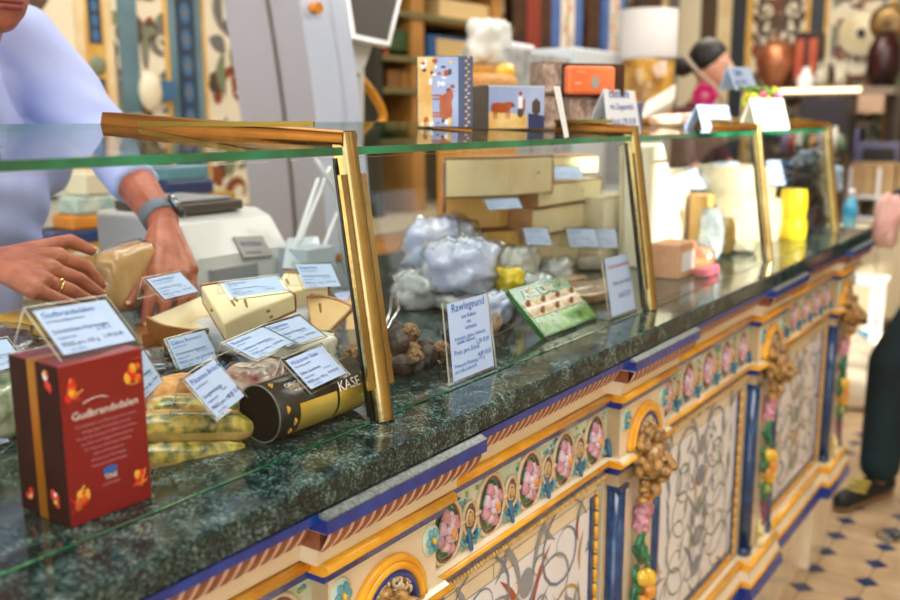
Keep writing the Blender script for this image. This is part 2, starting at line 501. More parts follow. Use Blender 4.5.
# wall behind the staff: tiled strips and painted panels
XL = -3.0
wl = MB().box((XL-.1, -2.5, 0), (XL, 7.3, 3.1), 0)
def PL(yc, z0): return lambda u, v, d=0: (XL+.004+d, yc+u, z0+v)
def strip_left(y0, y1, z0, z1, mi, t=.004): wl.box((XL, y0, z0), (XL+t, y1, z1), mi)
def gold_strip(yc, kind):
    if kind == 0:
        strip_left(yc-.075, yc+.075, 0, 3.1, 2, .006); strip_left(yc-.04, yc+.04, 0, 3.1, 1, .008)
        z = 1.05
        while z < 3:
            wl.box((XL, yc-.026, z+.03), (XL+.010, yc+.026, z+.20), 3)
            for k in range(3):
                ovalp(wl, lambda u, v: (XL+.0105, yc+u, z+.06+k*.05+v), (0, 0), .014, .02, 10)
            wl.ell((XL+.008, yc, z+.245), (.012, .035, .036), mi=8)
            z += .29
    else:
        strip_left(yc-.10, yc+.10, 0, 3.1, 1, .006); strip_left(yc-.08, yc+.08, 0, 3.1, 4, .008); strip_left(yc-.045, yc+.045, 0, 3.1, 3, .010)
        z = 1.0
        while z < 3:
            ovalp(wl, lambda u, v: (XL+.0105, yc+u, z+v), (0, 0), .025, .04, 10); ovalp(wl, lambda u, v: (XL+.0107, yc+u, z+v), (0, 0), .012, .02, 7)
            z += .1
for yc, k in ((-.2, 1), (1.0, 0), (2.07, 0), (2.47, 1), (3.35, 0), (4.3, 1), (5.2, 0), (6.1, 1)): gold_strip(yc, k)
for yc, W, sd in ((1.5, .8, 3), (2.28, .30, 5), (2.92, .62, 11), (3.85, .7, 8), (4.78, .7, 13), (5.65, .7, 17), (6.7, .8, 21)):
    grotesque(wl, PL(yc, 1.0), W, 2.0, sd, [5, 7, 8, 9, 7, 8], 1.3, .03)
# the white cameo and teal cartouche in the narrow panel
strip_left(2.17, 2.25, 1.42, 2.2, 4, .007); wl.ell((XL+.02, 2.28, 1.50), (.03, .05, .075), mi=0); wl.box((XL, 2.31, 1.47), (XL+.03, 2.39, 1.54), 10)
struct('wall_left', wl, WALLM)
# far wall
YF = 7.2
wf = MB().box((-3.1, YF, 0), (2.6, YF+.1, 3.1), 0)
def PF(xc, z0): return lambda u, v, d=0: (xc+u, YF-.004-d, z0+v)
def strip_far(x0, x1, z0, z1, mi, t=.004): wf.box((x0, YF-t, z0), (x1, YF, z1), mi)
def fx(px): return at(px, 60, Y=YF).x
for a, b, mi in ((655, 668, 2), (668, 678, 7), (678, 700, 0), (700, 716, 5), (716, 730, 2), (731, 745, 6)): strip_far(fx(a), fx(b), 0, 3.1, mi, .01+.002*mi)
for a, b in ((745, 751), (803, 808), (822, 826), (887, 893)): strip_far(fx(a), fx(b), 0, 3.1, 1, .012)
strip_far(fx(808), fx(822), 0, 3.1, 6, .008)
strip_far(fx(893), fx(930), 0, 3.1, 8, .008)
grotesque(wf, PF(fx(777), .9), .36, 2.1, 4, [5, 5, 7, 5, 9], 1.5, .028)
grotesque(wf, PF(fx(857), .9), .44, 2.1, 9, [5, 7, 8, 5, 9], 1.3, .028)
grotesque(wf, PF(-.4, .9), .8, 2.1, 10, [5, 7, 8, 5, 9], 1.3, .028)
struct('wall_far', wf, WALLM)
# street side wall, out of view; its openings are shaped to aim sun patches
wr = MB()
XR = 2.3
def opening_wall(mb, holes, x0, x1, ya, yb, zt):
    ys = sorted({ya, yb, *[h[0] for h in holes], *[h[1] for h in holes]}); zs = sorted({0, zt, *[h[2] for h in holes], *[h[3] for h in holes]})
    for i in range(len(ys)-1):
        for j in range(len(zs)-1):
            yc = (ys[i]+ys[i+1])/2; zc = (zs[j]+zs[j+1])/2
            if any(h[0] < yc < h[1] and h[2] < zc < h[3] for h in holes): continue
            mb.box((x0, ys[i], zs[j]), (x1, ys[i+1], zs[j+1]))
opening_wall(wr, [(.78, 1.75, 2.26, 2.80), (1.10, 1.165, 1.56, 1.80), (4.45, 5.05, 1.40, 1.95)], XR, XR+.12, -2.5, 7.3, 3.1)  # made-up slots for sun on the case, a pilaster foot and the floor
struct('wall_right', wr, mat('plaster_warm', '#cdb58c', rough=.9, var=.1, scale=3))

# ------------------------------------------------------------------ the tiled counter
CY0, CY1 = -.62, 3.08
counter = thing('shop_counter', 'long ornate counter front of cream, blue and yellow relief tiles', 'counter', (-.66, 1.2, 0))
PILC = [.04, .75, 1.46, 2.205, 2.965]; PW = .095; LW = .132
CM = [CREAM, YEL, BLUE, BROWN, PINKC, TAUPE, CREAMW, LINE]
def halfround(z0, z1, x, d, n=7):
    return [(x+d*math.sin(PI*i/n), z1-(z1-z0)*(1-math.cos(PI*i/n))/2) for i in range(n+1)]
XB = -1.45
core = MB().box((XB, CY0, .02), (-.672, CY1, 1.0205))
obj('core', core, CREAM, counter)
spans = []
y = CY0
for c in PILC:
    if c-PW > y: spans.append((y, c-PW, 0))
    spans.append((c-PW, c+PW, 1)); y = c+PW
if y < CY1: spans.append((y, CY1, 0))
STONE = MATS['granite']
def band(name, y0, y1, k, pts, m, sm=False):
    """one moulding strip; on a pilaster it steps forward and returns past the shaft on both sides"""
    e = 0
    if k:
        e = .023; xm = max(p[0] for p in pts)+e; ov = xm+.619; y0 -= ov; y1 += ov
        pts = [(p[0]+e if p[0] > -.6599 else p[0], p[1]) for p in pts]
    mb = MB().prism(pts, 'y', max(y0, CY0), y1, 0, sm)
    return obj(name, mb, m, counter)
for (y0, y1, k) in spans:
    e = .023 if k else 0
    if k:
        band('ledge', y0, y1, k, [(-.66, 1.0150), (-.66, 1.0205), (-.606, 1.0205), (-.597, 1.0165), (-.597, 1.0150)], mat('ledge_stone', '#46504f', c2='#838c89', scale=260, rough=.3))
        band('blue_band', y0, y1, k, [(-.66, 1.0005), (-.597, 1.0005), (-.597, 1.0148), (-.66, 1.0148)], BLUE)
        band('white_fillet', y0, y1, k, [(-.66, .9990), (-.66, 1.0003), (-.599, 1.0003), (-.600, .9990)], CREAMW)
        zr0, zr1 = .978, .9988
    else:
        band('blue_band', y0, y1, k, [(-.66, 1.0105), (-.585, 1.0105), (-.585, 1.0205), (-.66, 1.0205)], BLUE)
        band('white_fillet', y0, y1, k, [(-.66, 1.009), (-.592, 1.009), (-.591, 1.0103), (-.66, 1.0103)], CREAMW)
        zr0, zr1 = .9815, 1.0088
    # rope moulding of slanted lobes
    ov = (-.601+e+.619) if k else 0
    ra, rb = max(y0-ov, CY0), y1+ov
    n = max(1, round((rb-ra)/.0165)); c = MB()
    def lobe(u, v, ra=ra, rb=rb, n=n, e=e, zr0=zr0, zr1=zr1):
        t = (u*n) % 1.0
        yy = min(rb, max(ra, ra+(rb-ra)*u+(v-.5)*.010))
        return V((-.611+e+.008*math.sin(v*PI/2)+.0035*math.sin(PI*t)*(.4+.6*math.sin(v*PI)), yy, zr0+(zr1-zr0)*v))
    c.grid(lobe, n*6, 5, lambda i, j: 4 if i % 6 == 0 else 3, True)
    c.box((-.66, ra+.0005, zr0), (-.612+e, rb-.0005, zr1), 3)
    obj('rope_moulding', c, CM, counter)
    cav = [(-.66, .952), (-.630, .952)]+[(-.630+.016*(1-math.cos(PI/2*i/6)), .952+(zr0-.0003-.952)*math.sin(PI/2*i/6)) for i in range(1, 7)]+[(-.66, zr0-.0003)]
    band('cavetto', y0, y1, k, cav, CREAM)
    band('yellow_bead', y0, y1, k, [(-.66, .9515)]+halfround(.9365, .9515, -.632, .0100)+[(-.66, .9365)], YEL, True)
    band('blue_band', y0, y1, k, [(-.66, .9225), (-.637, .9225), (-.632, .9362), (-.66, .9362)], BLUE)
    band('cream_fillet', y0, y1, k, [(-.66, .8325), (-.66, .8360), (-.636, .8360), (-.630, .8325)], CREAM)
    band('yellow_bead', y0, y1, k, [(-.66, .8323)]+halfround(.8215, .8323, -.634, .0085)+[(-.66, .8215)], YEL, True)
    band('blue_band', y0, y1, k, [(-.66, .8070), (-.638, .8070), (-.633, .8212), (-.66, .8212)], BLUE)
    band('cream_fillet', y0, y1, k, [(-.66, .352), (-.640, .352), (-.634, .344), (-.66, .344)], CREAM)
    band('yellow_bead', y0, y1, k, [(-.66, .3438)]+halfround(.324, .3438, -.632, .010)+[(-.66, .324)], YEL, True)
    band('cream_fillet', y0, y1, k, [(-.66, .3238), (-.629, .3238), (-.620, .300), (-.66, .300)], CREAM)
    band('yellow_bead', y0, y1, k, [(-.66, .2998)]+halfround(.286, .2998, -.624, .008)+[(-.66, .286)], YEL, True)
    band('blue_band', y0, y1, k, [(-.66, .2858), (-.618, .2858), (-.610, .262), (-.618, .250), (-.66, .250)], BLUE)
    obj('plinth', MB().box((-.69, y0-(.02 if k else 0), 0), (-.664+e, y1+(.02 if k else 0), .2498), 0), CREAM, counter, bevel=.002)
    if not k:
        # frieze and painted panel of one bay
        L = y1-y0; yc = (y0+y1)/2
        f = MB().box((-.66, y0, .8362), (-.642, y1, .9223), 0)
        rg = random.Random(int(y0*100)+5)
        for q in range(int(L/.0045)):
            yy = rg.uniform(y0+.01, y1-.01); top = rg.random() < .6
            zz = rg.uniform(.898, .917) if top else rg.uniform(.842, .86)
            f.ell((-.6415, yy, zz), (.0022, rg.uniform(.002, .005), rg.uniform(.002, .005)), nu=6, nv=4, mi=rg.choice((1, 2, 1, 3)))
        obj('frieze_panel', f, [PALE, TURQ, TEAL, LIME], counter)
        n = max(1, round(L/.112)); p = L/n
        for q in range(n):
            cy = y0+p*(q+.5) if n > 1 else yc
            md = MB()
            for (ry, rz, r, mi) in ((.0335, .0435, .0033, 0), (.0285, .0385, .0022, 1)):
                md.tube([(-.640, cy+ry*math.cos(2*PI*i/28), .877+rz*math.sin(2*PI*i/28)) for i in range(28)], r, 6, mi, closed=True)
            md.ell((-.6425, cy, .877), (.002, .027, .037), mi=2, nu=20, nv=6)
            mo = obj('medallion', md, [mat('relief_cream', '#d9c7a4', var=.1, scale=90, **GL), mat('relief_brown', '#7d5638', var=.15, scale=60, **GL), GREENL], counter)
            fl = MB()
            for i in range(8):
                a = i*PI/4+.3; rr = .015 if i % 2 else .020
                fl.ell((-.637, cy+rr*.85*math.cos(a), .877+rr*1.15*math.sin(a)), (.006, .0085, .0105), nu=10, nv=6, mi=i % 2, fn=lambda p: 1+.12*math.sin(9*p.z))
            for i in range(5):
                a = i*2*PI/5; fl.ell((-.6325, cy+.006*math.cos(a), .877+.007*math.sin(a)), (.005, .006, .0065), nu=8, nv=5, mi=1)
            fl.ell((-.629, cy, .877), (.005, .0055, .0075), nu=10, nv=6, mi=2)
            obj('flower', fl, [PINK, LILAC, ORANGE], mo)
            # leaf pendants
            lf = MB()
            for s in (-1, 1):
                for t in (0, 1, 2): lf.cap((-.639, cy+s*(.03+.006*t), .852-.002*t), .004-.001*t, (-.637, cy+s*(.040+.005*t), .840+.006*t), .0016, 8, 2, t % 2)
            lf.cap((-.638, cy+.047, .862), .0045, (-.632, cy+.046, .838), .003, 8, 3, 1)
            obj('leaf', lf, [TURQ, TEAL], mo)
            if q < n-1:
                rs = MB(); ry0 = cy+p/2
                for (rr, r, mi) in ((.0195, .0026, 0), (.0145, .0018, 1), (.0095, .002, 0)):
                    rs.tube([(-.639, ry0+rr*.8*math.cos(2*PI*i/20), .877+rr*1.15*math.sin(2*PI*i/20)) for i in range(20)], r, 6, mi, closed=True)
                rs.ell((-.638, ry0, .877), (.006, .006, .008), nu=10, nv=6, mi=2)
                for s in (-1, 1): rs.cap((-.639, ry0+s*.015, .877), .004, (-.639, ry0+s*.024, .877), .0035, 8, 3, 0)
                obj('rosette', rs, [MATS['relief_cream'], MATS['relief_brown'], POCH], counter)
        # bead row
        bd = MB(); nb = int(L/.0078)
        for i in range(nb): bd.ell((-.6385, y0+L*(i+.5)/nb, .8015), (.0042, .0031, .0050), nu=6, nv=4, mi=0)
        bd.box((-.66, y0, .7963), (-.6412, y1, .8068), 1)
        obj('bead_row', bd, [mat('bead_gold', '#cf9b45', c2='#e7cf8b', scale=120, **GL), CREAM], counter)
        # white border tiles and the painted panel
        bt = MB().box((-.66, y0, .3522), (-.6445, y1, .7961), 0)
        for zz in (.782, .758): bt.box((-.6446, y0+.02, zz), (-.6440, y1-.02, zz+.0009), 1)
        bt.box((-.6446, y0+L*.33, .759), (-.6440, y0+L*.33+.001, .782), 1)
        ya, yb = y0+.055, y1-.055
        bt.box((-.6445, ya, .395), (-.6435, yb, .757), 2)
        P = lambda u, v, d=0, yc=yc: (-.6434+d, yc+u, .40+v)
        s_ = int(10+y0*10)
        grotesque(bt, P, (yb-ya)*.96, .35, s_, [3, 4, 6, 3, 6, 7, 3, 4] if y0 > 1.2 else [3, 5, 6, 3, 4, 7, 3], 0.85, .0045)
        obj('painted_panel', bt, [CREAM, LINE, CREAMW, PGREY, PSAGE, PRUST, PSTEEL, POCH], counter)
        for s in (-1, 1):
            ye = (ya-.002) if s < 0 else (yb+.002)
            fr = MB().box((-.645, ye, .36), (-.640, ye+s*.010, .776), 0)
            fr.box((-.645, ye+s*.010, .36), (-.6425, ye+s*.024, .776), 0); fr.box((-.645, ye+s*.024, .36), (-.637, ye+s*.031, .79), 2)
            z = .37
            while z < .77:
                fr.cap((-.640, ye+s*.017, z), .0048, (-.640, ye+s*.017, z+.010), .0048, 8, 2, 1); fr.ell((-.640, ye+s*.017, z+.0205), (.0042, .0042, .003), nu=8, nv=4, mi=1); z += .026
            obj('bead_border', fr, [NAVY, YEL, mat('glaze_grey_green', '#b9bfae', **GL)], counter)
        fb = MB().box((-.645, ya, .375), (-.640, yb, .385), 0); fb.box((-.645, ya, .362), (-.638, yb, .375), 1)
        obj('panel_sill', fb, [NAVY, YEL], counter)

# pilasters
LION = None
def flower_disc(mb, y, z, x):
    mb.ell((x, y, z), (.004, .017, .021), mi=0, nu=16, nv=6)
    for i in range(6):
        a = i*PI/3; mb.ell((x+.004, y+.0085*math.cos(a), z+.011*math.sin(a)), (.003, .005, .006), nu=8, nv=5, mi=1)
    mb.ell((x+.006, y, z), (.003, .0035, .004), nu=8, nv=5, mi=2)
for pi, c in enumerate(PILC):
    y0, y1 = c-PW, c+PW
    pb = MB().box((-.66, y0, .8362), (-.619, y1, .9223), 0)
    pb.box((-.6192, y0+.001, .8366), (-.6180, y1-.001, .9220), 1)      # glazed face
    pb.box((-.66, y0+.002, .782), (-.619, y1-.002, .8068), 0)          # capital strip
    pb.box((-.66, y0+.030, .354), (-.622, y1-.030, .782), 1)           # shaft
    pb.box((-.66, y0, .354), (-.640, y1, .782), 0)
    obj('pilaster', pb, [mat('glaze_buff', '#c4ad86', var=.08, scale=20, **GL), CREAM], counter)
    for s in (-1, 1):
        ce = c+s*(PW-.017)
        cm = MB().cyl((-.630, ce, .354), (-.630, ce, .779), .0165, n=20)
        cm.cyl((-.630, ce, .354), (-.630, ce, .372), .019, n=20); cm.box((-.645, ce-.0165, .774), (-.6135, ce+.0165, .7818), 0)
        obj('column', cm, NAVY, counter)
    for yy in (y0+.018, y1-.012):
        fd = MB(); flower_disc(fd, yy, .897, -.617); obj('flower_tile', fd, [PALE, TURQ, LEMON], counter)
    # arched niche
    def arch(r, rz_, x, t, mb, mi):
        pts = [(x, c+r*math.cos(PI-PI*i/24), .839+rz_*math.sin(PI*i/24)) for i in range(25)]
        mb.tube(pts, t, 8, mi)
    an = MB(); arch(.064, .066, -.614, .0056, an, 0); arch(.056, .058, -.611, .0050, an, 0); arch(.047, .049, -.613, .0050, an, 1)
    an.prism([(c+.047*math.cos(PI*i/16), .838+.049*math.sin(PI*i/16)) for i in range(17)], 'x', -.6185, -.6160, 2)
    obj('arch', an, [YEL, BLUE, mat('niche_brown', '#8f6b45', var=.2, scale=60, **GL)], counter)
    if LION is None:
        # gilded lion mask with curled mane, modelled once about its own origin (facing +X)
        lm = MB(); rg = random.Random(4)
        lm.ell((.012, 0, 0), (.030, .028, .034), mi=0, fn=lambda p: 1+.03*math.sin(11*p.y+5*p.z))
        for i in range(46):
            a = rg.uniform(0, 2*PI); rr = rg.uniform(.8, 1.25); zz = math.sin(a)*.041*rr; yy = math.cos(a)*.033*rr
            if zz < -.04: continue
            lm.ell((rg.uniform(-.004, .020), yy, zz+.008), (.009, .0095, rg.uniform(.009, .014)), Euler((a, rg.uniform(-.5, .5), 0)).to_matrix(), 9, 6, 0, fn=lambda p: 1+.16*math.sin(10*p.y+6*p.z))
        for s in (-1, 1):
            lm.ell((.036, s*.011, .010), (.007, .007, .005), nu=10, nv=6); lm.ell((.041, s*.011, .005), (.0035, .004, .003), nu=8, nv=5, mi=1)
            lm.ell((.038, s*.012, -.010), (.014, .012, .010), nu=12, nv=8); lm.ell((.020, s*.027, .018), (.006, .006, .009), nu=8, nv=6)
            lm.ell((.030, s*.020, -.002), (.010, .009, .012), nu=10, nv=6)
        lm.cap((.034, 0, .016), .006, (.050, 0, -.003), .008, 10, 3); lm.ell((.053, 0, -.005), (.004, .007, .004), nu=10, nv=6, mi=1)
        lm.ell((.034, 0, -.021), (.012, .011, .006), nu=10, nv=6, mi=1); lm.ell((.032, 0, -.029), (.013, .011, .008), nu=12, nv=6)
        # shell scrolls above and small acanthus curls below
        for s in (-1, 1):
            lm.tube([(.006, s*(.014+.012*t*math.cos(3.6*t)), .050+.012*t*math.sin(3.6*t)) for t in [i/10*1.6 for i in range(11)]], .0038, 6)
            lm.tube([(.010, s*(.02+.011*t*math.cos(3.4*t)), -.048-.010*t*math.sin(3.4*t)) for t in [i/10*1.6 for i in range(11)]], .0055, 6)
            for q in range(4): lm.ell((.010, s*(.022+.006*(q % 2)), -.036-.010*q), (.010, .009, .007), nu=9, nv=6)
        lm.ell((.018, 0, -.052), (.014, .014, .015), nu=12, nv=8, fn=lambda p: 1+.12*math.sin(8*p.y)); lm.cap((.016, 0, -.060), .007, (.012, 0, -.078), .003, 8, 2, 2)
        LION = lm.mesh('lion_head', [GOLDC, mat('relief_dark', '#4d2e1a', rough=.4), ORANGE])
        # fruit garland, with its own pieces
        G = {}
        gp = MB(); rg = random.Random(9)
        for i in range(16): gp.ell((.010+rg.uniform(0, .01), rg.uniform(-.018, .018), -.012-.0045*i*.7), (.012, .010, .011), Euler((rg.random()*3, rg.random()*3, 0)).to_matrix(), 9, 6, i % 2, fn=lambda p: 1+.2*math.sin(7*p.y+4*p.z))
        G['ribbon'] = gp.mesh('ribbon', [PINK, mat('glaze_rose', '#c4708a', c2='#e2a9b4', scale=100, **GL)])
        gl = MB()
        for i in range(34):
            t = i/33; z = -.065-.20*t; wdt = .018+.016*math.sin(PI*min(1, t*1.3)); a = rg.uniform(0, 6.28)
            gl.ell((.009+.008*rg.random(), wdt*rg.uniform(-1, 1), z), (.006, .006, .017), Euler((rg.uniform(-1.1, 1.1), rg.uniform(-.5, .5), 0)).to_matrix(), 7, 5, i % 3 == 0)
        G['foliage'] = gl.mesh('foliage', [GREENL, mat('glaze_green_dark', '#0c4630', c2='#1f6f4a', scale=90, **GL)])
        gf = []
        for (yy, zz, r, mt) in ((-.014, -.150, .014, LEMON), (.012, -.160, .017, LEMON), (.016, -.186, .017, ORANGE), (-.015, -.196, .014, ORANGE), (.004, -.212, .016, LEMON), (-.012, -.236, .012, LIME)):
            mm = MB().ell((.019, yy, zz), (r, r*.95, r*1.15), Euler((.5, .2, 0)).to_matrix(), 14, 9, 0, fn=lambda p: 1+.12*max(0, p.z)**3); gf.append(mm.mesh('fruit', mt))
        G['fruit'] = gf
        gg = MB()
        for i in range(26):
            t = i/25; gg.ell((.012, .013*(1-t*.8)*rg.uniform(-1, 1), -.262-.072*t), .0068, nu=8, nv=6)
        G['grapes'] = gg.mesh('grapes', GRAPE)
        gt = MB().cap((.008, 0, -.33), .010, (.006, 0, -.41), .005, 8, 3); 
        for i in range(5): gt.ell((.010, .010*(-1)**i, -.335-.014*i), (.008, .008, .011), nu=8, nv=5)
        G['tassel'] = gt.mesh('tassel', mat('glaze_ivory', '#efe3b0', c2='#e8cf8c', scale=60, **GL))
    def place(me, parent, loc):
        o = bpy.data.objects.new(me.name.split('.')[0], me); col.objects.link(o); o.parent = parent
        if parent.type == 'EMPTY': o.matrix_parent_inverse = Matrix.LocRotScale(parent.location, parent.rotation_euler, None).inverted(); o.location = loc
        return o
    rl = MB(); rq = random.Random(3)
    for s in (-1, 1):
        for (yy, zz, r_, tn) in ((.013, .877, .012, 1.5), (.026, .866, .009, 1.3), (.009, .862, .008, 1.2)):
            rl.tube([(-.612, c+s*(yy+r_*(1-t/18*.8)*math.cos(tn*2*PI*t/18)), zz+r_*(1-t/18*.8)*math.sin(tn*2*PI*t/18)) for t in range(19)], .0028, 6, 0)
        for q in range(5): rl.ell((-.612, c+s*rq.uniform(.004, .034), rq.uniform(.842, .876)), (.004, .005, .006), nu=8, nv=5, mi=q % 2)
    obj('scroll_relief', rl, [MATS['relief_cream'], MATS['relief_brown']], counter)
    lo = place(LION, counter, (-.608, c-.012, .812)); lo.scale = (1.05, 1.0, 1.0)
    ga = place(G['ribbon'], counter, (-.620, c-.008, .742)); ga.name = 'garland'
    place(G['foliage'], ga, None); place(G['grapes'], ga, None); place(G['tassel'], ga, None)
    for mm in G['fruit']: place(mm, ga, None)

# ------------------------------------------------------------------ stone worktop
ws = MB()
ws.prism([(-1.5, 1.0209), (-.586, 1.0209), (-.583, 1.024), (-.583, 1.049), (-.587, 1.053), (-1.5, 1.053)], 'y', CY0-.02, CY1+.02)
single('worktop', ws, MATS['granite'], 'dark green speckled polished stone worktop on the tiled counter', 'worktop', recentre=False)

# ------------------------------------------------------------------ glass display case
case = thing('display_case', 'glass display case with brass posts along the stone worktop', 'display case', (-.9, 1.2, 1.053))
PY = [.788, 1.547, 2.25, 2.93]
FX, TX, TZ = -.652, -.700, 1.352
ZS = 1.0536
edges = [-.45]+PY
def pane(y0, y1):
    m = MB(); n = V((TZ-ZS, 0, -(TX-FX))).normalized()*.005
    a, b = V((FX, 0, ZS+.0003)), V((TX, 0, TZ-.003))
    vs = [V((p.x, y, p.z)) for y in (y0, y1) for p in (a, b, b-n, a-n)]
    m.add(vs, [(0, 4, 5, 1), (2, 6, 7, 3)], 0); m.add(vs, [(1, 5, 6, 2), (0, 3, 7, 4)], 1); m.add(vs, [(0, 1, 2, 3), (4, 7, 6, 5)], 2)
    return m
RX, RZ = -1.13, 1.378
for i in range(4):
    y0, y1 = edges[i]+(.013 if i else 0), edges[i+1]-.013
    obj('front_glass', pane(y0, y1), [GLASS, GEDGE, mat('seal_black', '#16130f', rough=.4)], case)
    t = MB(); d = V((RX-TX, 0, RZ-TZ)).normalized(); nrm = V((-d.z, 0, d.x)); 
    if nrm.z < 0: nrm = -nrm
    a, b = V((TX+.008, 0, TZ)), V((RX, 0, RZ)); h = nrm*.009
    vs = [V((p.x, y, p.z)) for y in (y0-.012*(i > 0), y1+.012) for p in (a, b, b+h, a+h)]
    t.add(vs, [(0, 4, 5, 1), (3, 2, 6, 7)], 0); t.add(vs, [(0, 3, 7, 4), (1, 5, 6, 2), (0, 1, 2, 3), (4, 7, 6, 5)], 1)
    obj('top_glass', t, [GLASST, GEDGE], case)
for i, yp in enumerate(PY):
    e = -.011 if i == 3 else 0
    y = yp+e
    m = MB(); n = 14
    a, b = V((FX+.004, y, ZS+.0002)), V((TX+.004, y, TZ+.024))
    ax = (b-a).normalized(); out = V((ax.z, 0, -ax.x))
    pr = [(math.cos(PI*k/n-PI/2)*.011, math.sin(PI*k/n-PI/2)*.0115) for k in range(n+1)]+[(-.012, .0115), (-.012, -.0115)]
    vs = [p+out*q[0]+V((0, q[1], 0)) for p in (a, b) for q in pr]; N_ = len(pr)
    m.add(vs, [(k, (k+1) % N_, (k+1) % N_+N_, k+N_) for k in range(N_)], 0, False); m.add(vs, [tuple(range(N_))[::-1], tuple(range(N_, 2*N_))], 0)
    po = obj('post', m, BRASS, case, bevel=.0008)
    for s in (-1, 1):
        if i == 3 and s > 0: continue
        w = MB(); p0 = a.lerp(b, .12); p1 = a.lerp(b, .86)
        w.add([p+out*q+V((0, s*r, 0)) for p in (p0, p1) for q, r in ((.004, .010), (.004, .0215), (-.001, .0215), (-.001, .010))],
              [(0, 1, 5, 4), (1, 2, 6, 5), (2, 3, 7, 6), (3, 0, 4, 7), (0, 3, 2, 1), (4, 5, 6, 7)], 0)
        obj('clip_rail', w, BRASS, po)
        w = MB(); p0 = a.lerp(b, .02); p1 = a.lerp(b, .90)
        w.add([p+out*q+V((0, s*r, 0)) for p in (p0, p1) for q, r in ((-.009, .0105), (-.009, .0145), (-.0125, .0145), (-.0125, .0105))],
              [(0, 1, 5, 4), (1, 2, 6, 5), (2, 3, 7, 6), (3, 0, 4, 7), (0, 3, 2, 1), (4, 5, 6, 7)], 0)
        obj('seal_strip', w, mat('seal_black', '#16130f', rough=.4), po)
    # brass bar running back over the top glass
    m = MB(); f0 = V((TX+.010, y, TZ+.018)); f1 = V((RX+.008, y, RZ+.008)); 
    nn = 10
    for k in range(nn):
        p = f0.lerp(f1, k/nn); q = f0.lerp(f1, (k+1)/nn); h0 = .0085+.0075*k/nn; h1 = .0085+.0075*(k+1)/nn
        vs = []
        for r, h in ((p, h0), (q, h1)): vs += [r+V((0, dy, dz)) for dy, dz in ((-.011, -h), (-.0125, -h*.4), (-.0125, h*.5), (-.010, h), (.010, h), (.0125, h*.5), (.0125, -h*.4), (.011, -h))]
        m.add(vs, [(j, (j+1) % 8, (j+1) % 8+8, j+8) for j in range(8)], 0, True)
        if k == 0: m.add(vs[:8], [tuple(range(8))], 0)
    m.ell(f1, (.010, .0125, .016), mi=0)
    br = obj('top_bar', m, BRASSD, case)
    w = MB().box((RX+.09, y-.0145, RZ-.004+.009), (TX-.03, y-.0126, RZ+.011), 0)
    obj('glazing_bead', w, mat('bead_olive', '#7c6a26', rough=.2, metal=.6), br)
EY = 2.932
end = MB().add([(FX-.003, EY-.0, ZS), (TX-.003, EY, TZ-.003), (RX, EY, RZ-.002), (RX, EY, ZS),
                (FX-.003, EY+.005, ZS), (TX-.003, EY+.005, TZ-.003), (RX, EY+.005, RZ-.002), (RX, EY+.005, ZS)],
               [(0, 1, 2, 3), (7, 6, 5, 4), (0, 4, 5, 1), (1, 5, 6, 2), (2, 6, 7, 3), (3, 7, 4, 0)], 0)
obj('end_glass', end, GLASS, case)
# ------------------------------------------------------------------ price cards
def prints(mb, o, u, v, n, W, H, style):
    """lines of print on the paper of a card: o = lower left of the paper"""
    def L(s, x, y, size, mi=0, w=None):
        mb.text(s, o+u*(x*W)+v*(y*H)+n*.00035, u, v, size*H, mi)
    if style[0] == 'card':
        t, sub, kind, note, price = style[1:]
        L(t, .05, .80, .17, 0); L(sub, .05, .68, .085, 1)
        L(kind, .05, .44, .13, 1); L('vegetarisch', .05, .31, .09, 0); L(note, .60, .36, .08, 0)
        L('PREIS pro 100 g', .05, .15, .12, 1); L(price, .62, .17, .12, 1); L('pro 100 g', .12, .04, .08, 0)
    else:
        for (s, x, y, sz, mi) in style[1:]: L(s, x, y, sz, mi)
CARD_T = [('card', 'Gouda Holland', 'aus Kuhmilch, lactosefrei', 'Schnittkäse Holland', '48 % F.i.Tr.', '1,99 EUR'),
          ('card', 'Cabra Romero', 'mit Rosmarin', 'Schnittkäse Spanien', '45 % F.i.Tr.', '3,49 EUR'),
          ('card', 'Pikantes Brötchen', 'mit Kräutern', 'Laugenstange', 'Stück', '2,95 EUR'),
          ('card', 'Butterkäse', 'aus Bayern', 'halbfester Schnittkäse', '50 % F.i.Tr.', '1,59 EUR'),
          ('card', 'Ziegenkäse', 'rein aus Ziegenmilch', 'Weichkäse Frankreich', '45 % F.i.Tr.', '2,69 EUR')]
CARDS = []
